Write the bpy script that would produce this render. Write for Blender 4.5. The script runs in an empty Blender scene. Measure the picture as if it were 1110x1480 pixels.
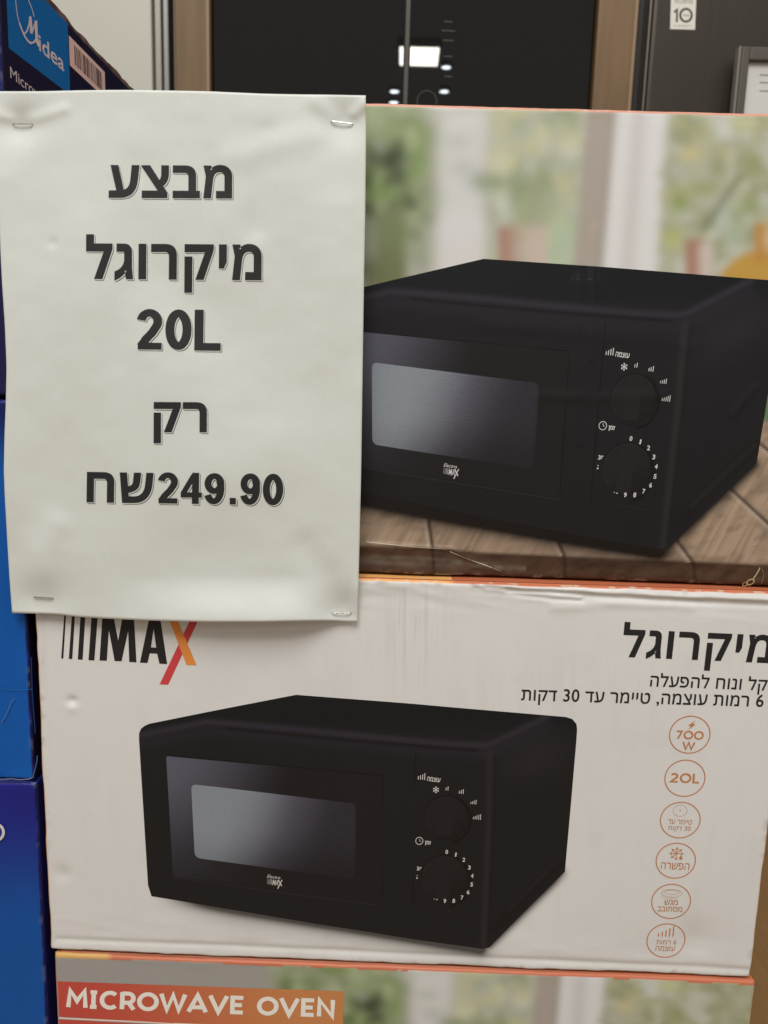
import bpy, bmesh, math, random
import numpy as np
from mathutils import Matrix, Vector
from mathutils.geometry import tessellate_polygon

scene = bpy.context.scene
COL = scene.collection
random.seed(4)

# ------------------------------------------------------------------ camera
PITCH, ROLL, YAW = 0.17252291, 0.03014952, 0.01371819
F, CX, CY = 1150.0, 555.0, 740.0
C = np.array([0.2321793, -0.49433039, 0.40680005])
_r0 = np.array([math.cos(YAW), math.sin(YAW), 0])
_h = np.array([-math.sin(YAW), math.cos(YAW), 0])
_z = np.array([0, 0, 1.0])
FW = math.cos(PITCH)*_h - math.sin(PITCH)*_z
_u0 = math.sin(PITCH)*_h + math.cos(PITCH)*_z
EX = math.cos(ROLL)*_r0 + math.sin(ROLL)*_u0
UP = math.cos(ROLL)*_u0 - math.sin(ROLL)*_r0
cam_d = bpy.data.cameras.new("camera")
cam = bpy.data.objects.new("camera", cam_d)
COL.objects.link(cam)
M4 = Matrix.Identity(4)
for i in range(3):
    M4[i][0] = EX[i]; M4[i][1] = UP[i]; M4[i][2] = -FW[i]; M4[i][3] = C[i]
cam.matrix_world = M4
cam_d.sensor_fit = 'VERTICAL'
cam_d.sensor_height = 36.0
cam_d.lens = F/1480*36
cam_d.clip_start = 0.01
cam_d.clip_end = 60
cam_d.dof.use_dof = True
cam_d.dof.focus_distance = 0.53
cam_d.dof.aperture_fstop = 10.0
scene.camera = cam

# ------------------------------------------------------------------ world and lamps (shop interior)
w = bpy.data.worlds.new("World"); scene.world = w; w.use_nodes = True
w.node_tree.nodes["Background"].inputs[0].default_value = (1.0, 0.93, 0.84, 1)
w.node_tree.nodes["Background"].inputs[1].default_value = 0.34

def area(name, loc, size, power, color, target=(0.25, 0, 0.3)):
    d = bpy.data.lights.new(name, 'AREA'); d.shape = 'RECTANGLE'
    d.size, d.size_y = size; d.energy = power; d.color = color
    o = bpy.data.objects.new(name, d); COL.objects.link(o); o.location = loc
    o.rotation_euler = (Vector(target)-Vector(loc)).to_track_quat('-Z', 'Y').to_euler()
    return o
area("ceiling_lamp_front", (0.1, -1.5, 2.7), (1.2, 1.2), 53, (1, 0.955, 0.885))
area("ceiling_lamp_side", (1.6, -0.9, 2.7), (0.6, 1.2), 10, (1, 0.95, 0.88))
area("ceiling_lamp_overhead", (0.2, 0.12, 2.7), (1.6, 0.5), 9, (1, 0.95, 0.88))
area("ceiling_lamp_aisle", (-0.9, -2.2, 2.7), (1.4, 0.7), 16, (1, 0.96, 0.9))

scene.view_settings.view_transform = 'Standard'
scene.view_settings.look = 'None'
scene.view_settings.exposure = 0.0
scene.view_settings.gamma = 1.0

# ------------------------------------------------------------------ geometry helpers
def dirs(px, py):
    px = np.asarray(px, float)[..., None]; py = np.asarray(py, float)[..., None]
    return FW + EX*(px-CX)/F - UP*(py-CY)/F
def PY(px, py, Y):
    d = dirs(px, py); t = (np.asarray(Y)-C[1])/d[..., 1]
    return C + d*t[..., None]
def PX(px, py, X):
    d = dirs(px, py); t = (np.asarray(X)-C[0])/d[..., 0]
    return C + d*t[..., None]
def PIX(v):
    v = np.asarray(v, float) - C
    k = v@FW
    return CX+F*(v@EX)/k, CY-F*(v@UP)/k

def s2l(c):
    c = np.clip(np.asarray(c, float)/255.0, 0, 1)
    return np.where(c <= 0.04045, c/12.92, ((c+0.055)/1.055)**2.4)
# display colour under the shop light -> paint colour (white card is 0.74)
WHITE = s2l([201, 193, 181])
def alb(c):
    return np.clip(s2l(c)/WHITE*0.72, 0.004, 0.9)

def hash2(ix, iy, seed):
    n = (ix*374761393 + iy*668265263 + seed*144665) & 0xffffffff
    n = ((n ^ (n >> 13))*1274126177) & 0xffffffff
    return ((n ^ (n >> 16)) & 0xffff)/65535.0
def vnoise(x, y, seed=0):
    x = np.asarray(x, float); y = np.asarray(y, float)
    ix = np.floor(x).astype(np.int64); iy = np.floor(y).astype(np.int64)
    fx = x-ix; fy = y-iy; fx = fx*fx*(3-2*fx); fy = fy*fy*(3-2*fy)
    a = hash2(ix, iy, seed); b = hash2(ix+1, iy, seed); c = hash2(ix, iy+1, seed); d = hash2(ix+1, iy+1, seed)
    return (a*(1-fx)+b*fx)*(1-fy)+(c*(1-fx)+d*fx)*fy
def fbm(x, y, seed=0, n=4):
    s = 0; a = 1; t = 0
    for k in range(n):
        s = s+a*vnoise(np.asarray(x)*2**k, np.asarray(y)*2**k, seed+k*17); t += a; a *= .5
    return s/t
def sm(a, b, x):
    t = np.clip((x-a)/(b-a), 0, 1); return t*t*(3-2*t)
def gau(x, y, cx, cy, sx, sy, rot=0):
    c, s = math.cos(rot), math.sin(rot)
    dx, dy = x-cx, y-cy
    u = (c*dx+s*dy)/sx; v = (-s*dx+c*dy)/sy
    return np.exp(-(u*u+v*v))
def segdist(x, y, pts):
    d = np.full(np.shape(x), 1e9)
    for (x0, y0), (x1, y1) in zip(pts[:-1], pts[1:]):
        ux, uy = x1-x0, y1-y0; L = ux*ux+uy*uy
        t = np.clip(((x-x0)*ux+(y-y0)*uy)/L, 0, 1)
        d = np.minimum(d, np.hypot(x-x0-t*ux, y-y0-t*uy))
    return d
def inside(x, y, pts):
    r = np.zeros(np.shape(x), bool); n = len(pts)
    for i in range(n):
        x0, y0 = pts[i]; x1, y1 = pts[(i+1) % n]
        if y0 == y1: continue
        r ^= ((y0 > y) != (y1 > y)) & (x < (x1-x0)*(y-y0)/(y1-y0)+x0)
    return r

# ------------------------------------------------------------------ materials
def new_mat(name):
    m = bpy.data.materials.new(name); m.use_nodes = True
    return m, m.node_tree.nodes, m.node_tree.links, m.node_tree.nodes["Principled BSDF"]
def noise_bump(nt, scale, strength, dist, bs):
    n = nt.nodes.new('ShaderNodeTexNoise'); n.inputs['Scale'].default_value = scale; n.inputs['Detail'].default_value = 6
    tc = nt.nodes.new('ShaderNodeTexCoord'); nt.links.new(tc.outputs['Object'], n.inputs['Vector'])
    b = nt.nodes.new('ShaderNodeBump'); b.inputs['Strength'].default_value = strength; b.inputs['Distance'].default_value = dist
    nt.links.new(n.outputs['Fac'], b.inputs['Height']); nt.links.new(b.outputs['Normal'], bs.inputs['Normal'])
    return n, tc
def print_mat(name, rough=0.42, spec=0.4, bump=0.12, var=0.05):
    m, N, L, b = new_mat(name)
    a = N.new('ShaderNodeAttribute'); a.attribute_name = "Col"
    n, tc = noise_bump(m.node_tree, 130, bump, 0.0006, b)
    n2 = N.new('ShaderNodeTexNoise'); n2.inputs['Scale'].default_value = 900; n2.inputs['Detail'].default_value = 3
    L.new(tc.outputs['Object'], n2.inputs['Vector'])
    mr = N.new('ShaderNodeMapRange'); mr.inputs['From Min'].default_value = .3; mr.inputs['From Max'].default_value = .7
    mr.inputs['To Min'].default_value = 1-var; mr.inputs['To Max'].default_value = 1+var
    L.new(n2.outputs['Fac'], mr.inputs['Value'])
    mx = N.new('ShaderNodeVectorMath'); mx.operation = 'SCALE'
    L.new(a.outputs['Color'], mx.inputs[0]); L.new(mr.outputs['Result'], mx.inputs['Scale'])
    L.new(mx.outputs['Vector'], b.inputs['Base Color'])
    n3 = N.new('ShaderNodeTexNoise'); n3.inputs['Scale'].default_value = 14; n3.inputs['Detail'].default_value = 5
    L.new(tc.outputs['Object'], n3.inputs['Vector'])
    m2 = N.new('ShaderNodeMapRange'); m2.inputs['To Min'].default_value = rough-0.08; m2.inputs['To Max'].default_value = rough+0.1
    L.new(n3.outputs['Fac'], m2.inputs['Value']); L.new(m2.outputs['Result'], b.inputs['Roughness'])
    b.inputs['Specular IOR Level'].default_value = spec
    return m
def flat_mat(name, c, rough=.5, metal=0, spec=.5, bump=None, var=0.0, vscale=20, stretch=None):
    m, N, L, b = new_mat(name)
    b.inputs['Base Color'].default_value = (*c, 1); b.inputs['Roughness'].default_value = rough
    b.inputs['Metallic'].default_value = metal; b.inputs['Specular IOR Level'].default_value = spec
    if bump: noise_bump(m.node_tree, bump[0], bump[1], bump[2], b)
    if var:
        tc = N.new('ShaderNodeTexCoord'); mp = N.new('ShaderNodeMapping')
        if stretch: mp.inputs['Scale'].default_value = stretch
        n = N.new('ShaderNodeTexNoise'); n.inputs['Scale'].default_value = vscale; n.inputs['Detail'].default_value = 8
        L.new(tc.outputs['Object'], mp.inputs['Vector']); L.new(mp.outputs['Vector'], n.inputs['Vector'])
        r = N.new('ShaderNodeValToRGB')
        r.color_ramp.elements[0].position = .3; r.color_ramp.elements[1].position = .7
        r.color_ramp.elements[0].color = (*[x*(1-var) for x in c], 1)
        r.color_ramp.elements[1].color = (*[min(1, x*(1+var)) for x in c], 1)
        L.new(n.outputs['Fac'], r.inputs['Fac']); L.new(r.outputs['Color'], b.inputs['Base Color'])
    return m
M_card = print_mat("printed_carton", 0.5, 0.28, 0.05, 0.014)
M_gloss = print_mat("glossy_printed_carton", 0.36, 0.3, 0.1, 0.018)
M_ink = print_mat("carton_ink", 0.5, 0.3, 0.05, 0.04)
M_paper = print_mat("office_paper", 0.62, 0.3, 0.16, 0.02)
M_toner = print_mat("black_toner", 0.5, 0.35, 0.05, 0.1)
M_steel = flat_mat("staple_steel", (.55, .54, .52), .25, 1)

# ------------------------------------------------------------------ object helpers
def mesh_obj(name, V, Fc, mat, parent=None, cols=None, smooth=False):
    me = bpy.data.meshes.new(name)
    me.from_pydata([tuple(v) for v in np.asarray(V, float)], [], [tuple(int(i) for i in f) for f in Fc])
    if cols is not None:
        ca = me.color_attributes.new("Col", 'FLOAT_COLOR', 'POINT')
        arr = np.ones((len(V), 4), np.float32); arr[:, :3] = cols
        ca.data.foreach_set("color", arr.ravel())
    if smooth: me.polygons.foreach_set("use_smooth", [True]*len(me.polygons))
    me.materials.append(mat); me.update()
    o = bpy.data.objects.new(name, me); COL.objects.link(o)
    if parent: o.parent = parent
    return o
def empty(name, loc, label, cat, group=None):
    o = bpy.data.objects.new(name, None); COL.objects.link(o); o.location = loc
    o.empty_display_size = 0.05
    o['label'] = label; o['category'] = cat
    if group: o['group'] = group
    return o
def box(name, lo, hi, mat, parent=None, bevel=0.0, cols=None, segs=2):
    bm = bmesh.new(); bmesh.ops.create_cube(bm, size=1)
    lo = Vector(lo); hi = Vector(hi); c = (lo+hi)/2; s = hi-lo
    for v in bm.verts: v.co = Vector((c[i]+v.co[i]*s[i] for i in range(3)))
    if bevel: bmesh.ops.bevel(bm, geom=bm.edges[:], offset=bevel, segments=segs, affect='EDGES', profile=.5)
    me = bpy.data.meshes.new(name); bm.to_mesh(me); bm.free(); me.materials.append(mat)
    if cols is not None:
        ca = me.color_attributes.new("Col", 'FLOAT_COLOR', 'POINT')
        ca.data.foreach_set("color", np.tile([*cols, 1.0], len(me.vertices)).astype(np.float32))
    o = bpy.data.objects.new(name, me); COL.objects.link(o)
    if parent: o.parent = parent
    return o
def tube(name, pts, r, mat, parent=None, n=8):
    pts = [Vector(p) for p in pts]; V = []; Fc = []
    for i, p in enumerate(pts):
        a = pts[max(0, i-1)]; b = pts[min(len(pts)-1, i+1)]
        d = (b-a).normalized(); u = d.orthogonal().normalized()
        if abs(d.y) < .9: u = (Vector((0, 1, 0))-d*d.y).normalized()
        v = d.cross(u)
        for k in range(n):
            t = 2*math.pi*k/n; V.append(p+(u*math.cos(t)+v*math.sin(t))*r)
    for i in range(len(pts)-1):
        for k in range(n):
            Fc.append((i*n+k, i*n+(k+1) % n, (i+1)*n+(k+1) % n, (i+1)*n+k))
    Fc.append(tuple(range(n))); Fc.append(tuple((len(pts)-1)*n+k for k in reversed(range(n))))
    return mesh_obj(name, V, Fc, mat, parent, smooth=False)

def refine(V, T, L):
    V = [tuple(v) for v in V]; T = [tuple(t) for t in T]
    for _ in range(12):
        mid = {}; out = []; ch = False
        def m(a, b):
            k = (min(a, b), max(a, b))
            if k not in mid:
                mid[k] = len(V); V.append(tuple((V[a][i]+V[b][i])/2 for i in range(len(V[a]))))
            return mid[k]
        def lg(a, b):
            return math.hypot(V[a][0]-V[b][0], V[a][1]-V[b][1]) > L
        for a, b, c in T:
            e = (lg(a, b), lg(b, c), lg(c, a)); k = sum(e)
            if k == 0: out.append((a, b, c)); continue
            ch = True
            if k == 3:
                x, y, z = m(a, b), m(b, c), m(c, a); out += [(a, x, z), (x, b, y), (z, y, c), (x, y, z)]
            else:
                while not e[0] or (k == 2 and not e[1]):
                    a, b, c = b, c, a; e = (e[1], e[2], e[0])
                if k == 1:
                    x = m(a, b); out += [(a, x, c), (x, b, c)]
                else:
                    x, y = m(a, b), m(b, c); out += [(x, b, y), (a, x, y), (a, y, c)]
        T = out
        if not ch: break
    return np.array(V), T

TXT = {}
def grow(L, off):
    """move a closed outline outwards (to the right of its direction when off > 0)"""
    P = [L[0]]
    for p in L[1:]:
        if math.hypot(p[0]-P[-1][0], p[1]-P[-1][1]) > 1e-4: P.append(p)
    if math.hypot(P[0][0]-P[-1][0], P[0][1]-P[-1][1]) < 1e-4: P.pop()
    n = len(P); out = []
    for i in range(n):
        a, p, b = P[i-1], P[i], P[(i+1) % n]
        u = (p[0]-a[0], p[1]-a[1]); l = math.hypot(*u); u = (u[1]/l, -u[0]/l)
        v = (b[0]-p[0], b[1]-p[1]); l = math.hypot(*v); v = (v[1]/l, -v[0]/l)
        m = (u[0]+v[0], u[1]+v[1]); l = math.hypot(*m) or 1; m = (m[0]/l, m[1]/l)
        k = off/max(.5, m[0]*u[0]+m[1]*u[1]); out.append((p[0]+m[0]*k, p[1]+m[1]*k))
    return out
def text_geo(body, off, shear=0.0, space=1.0):
    k = (body, off, shear, space)
    if k not in TXT:
        cu = bpy.data.curves.new("t", 'FONT'); cu.body = body; cu.resolution_u = 5; cu.shear = shear; cu.fill_mode = 'NONE'; cu.space_character = space
        ob = bpy.data.objects.new("t", cu); COL.objects.link(ob)
        dg = bpy.context.evaluated_depsgraph_get(); me = ob.evaluated_get(dg).to_mesh()
        co = [tuple(v.co[:2]) for v in me.vertices]; nx = {}
        for e in me.edges: nx.setdefault(e.vertices[0], []).append(e.vertices[1]); nx.setdefault(e.vertices[1], []).append(e.vertices[0])
        seen = set(); loops = []
        for st in range(len(co)):
            if st in seen or st not in nx: continue
            lp = [st]; seen.add(st); cur_ = min(nx[st])
            while cur_ not in seen:
                lp.append(cur_); seen.add(cur_)
                c2 = [q for q in nx[cur_] if q not in seen]
                if not c2: break
                cur_ = c2[0]
            if len(lp) > 2: loops.append([co[q] for q in lp])
        def sa(l): return sum(l[i-1][0]*l[i][1]-l[i][0]*l[i-1][1] for i in range(len(l)))/2
        # letters come from fonts whose outlines run either way round: make every outer loop run the same way
        bb = [(min(p[0] for p in l), max(p[0] for p in l)) for l in loops]; order = sorted(range(len(loops)), key=lambda q: bb[q][0]); groups = []
        for q in order:
            if groups and bb[q][0] < groups[-1][1]-.02: groups[-1][0].append(q); groups[-1][1] = max(groups[-1][1], bb[q][1])
            else: groups.append([[q], bb[q][1]])
        for gq, _m in groups:
            if sa(max((loops[q] for q in gq), key=lambda l: abs(sa(l)))) < 0:
                for q in gq: loops[q] = loops[q][::-1]
        sg = 1
        outs = [l for l in loops if sa(l) > 0]; holes = [l for l in loops if sa(l) < 0]
        res = []
        for l in outs: res.append([l, []])
        for h in holes:
            cand = [r for r in res if inside(np.array([h[0][0]]), np.array([h[0][1]]), r[0])[0]]
            if cand: min(cand, key=lambda r: abs(sa(r[0])))[1].append(h)
        V = []; T2 = []; comp = []
        for ci, (l, hs) in enumerate(res):
            lp = [grow(l, off*sg)]+[grow(h, off*sg) for h in hs]
            base = len(V); T_ = tessellate_polygon([[Vector((p[0], p[1], 0)) for p in q] for q in lp])
            for q in lp: V += q; comp += [ci]*len(q)
            for t in T_: 
                if abs(np.cross(np.subtract(V[base+t[1]], V[base+t[0]]), np.subtract(V[base+t[2]], V[base+t[0]]))) > 1e-10: T2.append(tuple(base+i for i in t))
        ob.evaluated_get(dg).to_mesh_clear()
        bpy.data.objects.remove(ob); bpy.data.curves.remove(cu)
        TXT[k] = (np.array(V), T2)
    return TXT[k]
def vis(s):
    r = s[::-1]; out = ''; run = ''
    for ch in r:
        if ch.isdigit() or ch == '.': run = ch+run
        else: out += run+ch; run = ''
    return out+run

# stroke letters: geometric sans used on the banner and the round badges
def arc(cx, cy, rx, ry, a0, a1, n=18):
    return [(cx+rx*math.cos(math.radians(a0+(a1-a0)*i/n)), cy+ry*math.sin(math.radians(a0+(a1-a0)*i/n))) for i in range(n+1)]
STROKE = {
 'M': (.98, [[(.05, 0), (.12, .98), (.49, .38), (.86, .98), (.93, 0)]]),
 'I': (.42, [[(.21, 0), (.21, 1)], [(.04, .07), (.38, .07)], [(.04, .93), (.38, .93)]]),
 'C': (.86, [arc(.5, .5, .42, .44, 48, 312)]),
 'R': (.8, [[(.12, 0), (.12, 1)], [(.12, .93)]+arc(.42, .66, .27, .27, 90, -90, 12)+[(.12, .39)], [(.45, .4), (.72, 0)]]),
 'O': (1.0, [arc(.5, .5, .44, .44, 0, 360, 28)]),
 'W': (1.28, [[(.03, 1), (.34, .05), (.64, .95), (.94, .05), (1.25, 1)]]),
 'A': (.95, [[(.03, 0), (.475, .97), (.92, 0)], [(.2, .28), (.75, .28)]]),
 'V': (.92, [[(.03, 1), (.46, .04), (.89, 1)]]),
 'E': (.7, [[(.66, .07), (.12, .07), (.12, .93), (.66, .93)], [(.12, .5), (.6, .5)]]),
 'N': (.88, [[(.1, 0), (.1, .97), (.78, .03), (.78, 1)]]),
 'L': (.66, [[(.1, 1), (.1, .07), (.62, .07)]]),
 '7': (.72, [[(.05, .93), (.62, .93), (.24, 0)]]),
 '2': (.76, [arc(.36, .68, .26, .25, 160, -30, 12)+[(.08, .07), (.7, .07)]]),
 '0': (1.0, [arc(.5, .5, .44, .44, 0, 360, 28)]),
 ' ': (.45, []),
}
# bold numerals of the price sheet (centre lines, width of stroke)
BOLD = {
 '0': (.55, [(arc(.275, .5, .18, .405, 0, 360, 32), .19)]),
 '2': (.55, [(arc(.27, .695, .175, .215, 172, -28, 14)+[(.33, .42), (.2, .26), (.12, .12), (.13, .088)], .185), ([(.03, .085), (.53, .085)], .17)]),
 '4': (.58, [([(.40, 0), (.40, 1.0)], .185), ([(.36, .93), (.075, .33)], .15), ([(.01, .285), (.57, .285)], .165)]),
 '9': (.55, [(arc(.265, .665, .17, .24, 0, 360, 28), .185), (arc(.25, .5, .187, .41, 40, -150, 24), .185)]),
 'L': (.56, [([(.1, 1), (.1, .085), (.56, .085)], .19)]),
}
def bold_marks(g, body, A, B, h, col, layer, shift=(0, 0), track=.055):
    A = np.array(A, float)+shift; B = np.array(B, float)+shift; e = B-A
    tot = sum(BOLD[ch][0]+track for ch in body)-track
    n = np.array([e[1], -e[0]])/np.hypot(*e); e = e/tot; x = 0
    for ch in body:
        w_, ss = BOLD[ch]
        for q, wd in ss:
            V, T = ribbon(q, wd); V = np.array(V)
            g.tris(A+(x+V[:, 0])[:, None]*e+(V[:, 1]*h)[:, None]*n, T, col, layer, 9)
        x += w_+track
def ribbon(pts, wd):
    closed = math.hypot(pts[0][0]-pts[-1][0], pts[0][1]-pts[-1][1]) < 1e-6
    if closed: pts = pts[:-1]
    n = len(pts); Lf = []; Rt = []
    for i in range(n):
        p = pts[i]
        a = pts[i-1] if (i > 0 or closed) else None
        b = pts[(i+1) % n] if (i < n-1 or closed) else None
        def nrm(u, v):
            dx, dy = v[0]-u[0], v[1]-u[1]; l = math.hypot(dx, dy) or 1; return (-dy/l, dx/l)
        if a is None: m = nrm(p, b); k = 1
        elif b is None: m = nrm(a, p); k = 1
        else:
            n1, n2 = nrm(a, p), nrm(p, b); m = (n1[0]+n2[0], n1[1]+n2[1]); l = math.hypot(*m) or 1
            m = (m[0]/l, m[1]/l); k = 1/max(.45, m[0]*n1[0]+m[1]*n1[1])
        Lf.append((p[0]+m[0]*wd/2*k, p[1]+m[1]*wd/2*k)); Rt.append((p[0]-m[0]*wd/2*k, p[1]-m[1]*wd/2*k))
    V = Lf+Rt; T = []
    for i in range(n if closed else n-1):
        j = (i+1) % n
        T += [(i, n+i, n+j), (i, n+j, j)]
    return V, T

class Print:
    """Ink lying on a surface: 2-D shapes in drawing coordinates, put on the surface by
    place(x, y, layer) -> 3-D points."""
    def __init__(self, place, flip=True):
        self.place = place; self.V = []; self.T = []; self.K = []; self.n = 0; self.k = 0; self.flip = flip
    def tris(self, V, T, col, layer=1, L=None):
        V = np.asarray(V, float)
        if len(V) == 0 or not T: return
        if L: V, T = refine(V, T, L)
        self.k += 1
        P = self.place(V[:, 0], V[:, 1], layer*8e-5 + (self.k % 40)*1.2e-6)
        c = col(V[:, 0], V[:, 1]) if callable(col) else np.tile(col, (len(V), 1))
        # orientation: face -Y / viewer
        for a, b, d in T:
            ar = (V[b][0]-V[a][0])*(V[d][1]-V[a][1])-(V[b][1]-V[a][1])*(V[d][0]-V[a][0])
            if (ar > 0) == self.flip: b, d = d, b
            self.T.append((a+self.n, b+self.n, d+self.n))
        self.V.append(P); self.K.append(c); self.n += len(V)
    def poly(self, pts, col, layer=1, L=None):
        T = tessellate_polygon([[Vector((p[0], p[1], 0)) for p in pts]])
        self.tris(pts, [tuple(t) for t in T], col, layer, L)
    def line(self, pts, wd, col, layer=1, L=None):
        V, T = ribbon(pts, wd); self.tris(V, T, col, layer, L)
    def ring(self, cx, cy, rx, ry, wd, col, layer=1, n=40, rot=0, a0=0, a1=360):
        pts = arc(0, 0, rx, ry, a0, a1, n); c, s = math.cos(rot), math.sin(rot)
        self.line([(cx+c*x-s*y, cy+s*x+c*y) for x, y in pts], wd, col, layer)
    def text(self, body, A, B, h, col, layer=1, off=0.0, bold_shift=(0, 0), up=None, L=None, shear=0.0, href=None, space=1.0):
        """baseline from A to B fills the text's width; h = height of its top above the baseline"""
        V, T = text_geo(body, off, shear, space)
        if len(V) == 0: return
        x0, x1 = V[:, 0].min(), V[:, 0].max(); top = href or V[:, 1].max()
        A = np.array(A, float); B = np.array(B, float); e = B-A
        n = np.array([e[1], -e[0]])/np.hypot(*e) if up is None else np.array(up, float)
        W = A+((V[:, 0]-x0)/(x1-x0))[:, None]*e+(V[:, 1]/top*h)[:, None]*n+np.array(bold_shift)
        self.tris(W, T, col, layer, L)
    def strokes(self, body, A, B, h, wd, col, layer=1, track=.14):
        A = np.array(A, float); B = np.array(B, float); e = B-A; Lx = np.hypot(*e)
        tot = sum(STROKE[ch][0]+track for ch in body)-track
        n = np.array([e[1], -e[0]])/Lx; e = e/tot; x = 0
        for ch in body:
            wdt, ss = STROKE[ch]
            for s in ss:
                V, T = ribbon(s, wd)
                V = np.array(V); W = A+(x+V[:, 0])[:, None]*e+(V[:, 1]*h)[:, None]*n
                self.tris(W, T, col, layer)
            x += wdt+track
    def build(self, name, mat, parent):
        return mesh_obj(name, np.concatenate(self.V), self.T, mat, parent, np.concatenate(self.K))

# ------------------------------------------------------------------ cartons
BW, BH, BD, BR = 0.490, 0.2768, 0.355, 0.0022
BHT = 0.2856      # the two cartons with the window picture stand a little taller

def carton(root, W, H, D, r, front_col, fold_col, side_cols, disp, step, mat, edge_amp=0.0004, seed=1, wr_=.75, wc_=(.66, .6, .52), fw_=.0012):
    """front sheet wraps round its four folded edges; the other five faces are 3 mm boards"""
    ext = r*math.pi/2-r
    ns = int(round((W+2*ext)/step)); nt = int(round((H+2*ext)/step))
    def axis(L, n):
        edge = np.linspace(-ext, r, 5); return np.concatenate([edge[:-1], np.linspace(r, L-r, n), L-edge[::-1][1:]])
    s = axis(W, ns); t = axis(H, nt)
    S, T = np.meshgrid(s, t)
    def fold(a, L):
        th = np.clip((r-a)/r, 0, math.pi/2); th2 = np.clip((a-(L-r))/r, 0, math.pi/2)
        pos = np.where(a < r, r-r*np.sin(th), np.where(a > L-r, L-r+r*np.sin(th2), a))
        dep = r*(1-np.cos(th))+r*(1-np.cos(th2))
        return pos, dep
    X, dx = fold(S, W); Z, dz = fold(T, H)
    Y = np.minimum(dx+dz, r)+disp(X, Z)
    en = sm(.012, 0, H-Z); eb = sm(.008, 0, Z); er = np.maximum(sm(.01, 0, W-X), sm(.01, 0, X))
    Z = Z+en*edge_amp*(fbm(X*60, X*0+3, seed, 4)-.6)*2+eb*edge_amp*(fbm(X*60, X*0+9, seed+5, 3)-.4)*2
    X = X+er*edge_amp*.8*(fbm(Z*50, Z*0+5, seed+9, 3)-.5)*2
    col = front_col(X, Z)
    fc = fold_col(X, Z)
    topw = np.maximum.reduce([(T > H-fw_).astype(float), (S < r*.3).astype(float), (S > W-r*.3).astype(float), (T < r*.2).astype(float)])
    col = col*(1-topw[..., None])+fc*topw[..., None]
    # scuffed card showing along the folds
    ed = np.minimum.reduce([S, W-S, T, H-T])
    wear = sm(.003, -.002, ed)*sm(.60, .72, fbm(X*220, Z*220, seed+3, 3))
    col = col*(1-wear[..., None]*wr_)+np.array(wc_)*wear[..., None]*wr_
    ny, nx = S.shape
    V = np.stack([X, Y, Z], -1).reshape(-1, 3)
    idx = np.arange(nx*ny).reshape(ny, nx)
    Fc = np.stack([idx[:-1, :-1], idx[:-1, 1:], idx[1:, 1:], idx[1:, :-1]], -1).reshape(-1, 4)
    mesh_obj("front_panel", V, Fc, mat, root, col.reshape(-1, 3), smooth=True)
    th = .003; left, right, top, bottom, back = side_cols
    for nm, lo, hi, c in (("side_panel", (0, r+5e-4, 5e-4), (th, D, H-5e-4), left),
                          ("side_panel", (W-th, r+5e-4, 5e-4), (W, D, H-5e-4), right),
                          ("bottom_panel", (th, r+5e-4, 0), (W-th, D-th, th), bottom),
                          ("back_panel", (th, D-th, th), (W-th, D, H-5e-4), back)):
        box(nm, lo, hi, mat, root, 0.0008, c, 1)
    # two top flaps meeting at a taped seam
    g = .0012
    box("top_flap", (th, r+5e-4, H-th), (W-th, D/2-g, H), mat, root, 0.0006, top, 1)
    box("top_flap", (th, D/2+g, H-th), (W-th, D-th, H), mat, root, 0.0006, top, 1)
    box("packing_tape", (W*.02, D/2-.025, H+1e-4), (W*.98, D/2+.025, H+4e-4), M_tape, root)

m, N, L_, b = new_mat("packing_tape"); M_tape = m
b.inputs['Base Color'].default_value = (.45, .33, .2, 1); b.inputs['Roughness'].default_value = .2

def dent(x, z, cx, cz, s, a):
    return a*np.exp(-((x-cx)**2+(z-cz)**2)/(s*s))

# --- where the three microwave cartons stand (front left bottom corner)
O_mid = np.array([0.0, 0.0, 0.0])
O_top = np.array([-0.0005, 0.0100, BH+0.0016])
O_low = np.array([0.0032, -0.0012, -BHT-0.0015])

def loc_of(O):
    def f(px, py):
        p = PY(px, py, O[1]); return p[..., 0]-O[0], p[..., 2]-O[2]
    return f
loc_mid, loc_top, loc_low = loc_of(O_mid), loc_of(O_top), loc_of(O_low)
def pix_of(O):
    def f(x, z):
        return PIX(np.stack([x+O[0], np.full(np.shape(x), O[1]), z+O[2]], -1))
    return f
pix_mid, pix_top = pix_of(O_mid), pix_of(O_top)

def disp_mid(x, z):
    d = (fbm(x*9, z*9, 31, 2)-.5)*0.0016
    # ripples: crushed upper edge and creases near the right of the top
    d = d+sm(.03, 0, BH-z)*(fbm(x*26+z*40, z*110, 7, 3)-.5)*0.0018
    px, py = pix_mid(x, z)
    for pts, a, wd in (([(668, 834), (684, 843), (704, 852), (735, 857), (790, 858), (838, 864)], .0010, 2.4), ([(700, 843), (740, 848), (800, 851), (870, 856), (960, 861), (1060, 864), (1150, 868)], .0011, 3.0),
                       ([(690, 848), (722, 856), (800, 866), (842, 868)], -.0008, 2.6), ([(735, 853), (800, 856), (900, 864), (1000, 869), (1150, 876)], -.0012, 4.5),
                       ([(800, 878), (900, 872), (1000, 878)], .0005, 7), ([(84, 1358), (300, 1366), (600, 1380), (1080, 1402)], -.0007, 4)):
        d = d-a*np.exp(-(segdist(px, py, pts)/wd)**2)
    # lower ripples
    d = d+sm(.05, .0, z)*(fbm(x*14+z*12, z*60, 17, 3)-.5)*0.0013
    dx, dz = loc_mid(104, 1014)
    d = d+dent(x, z, dx, dz, .0032, .0016)-dent(x, z, dx, dz-.004, .004, .0006)
    dx, dz = loc_mid(985, 1360); d = d+dent(x, z, dx+.01, dz, .014, .0014)
    dx, dz = loc_mid(90, 1262); d = d+dent(x, z, dx, dz, .006, .0009)
    return d
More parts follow.
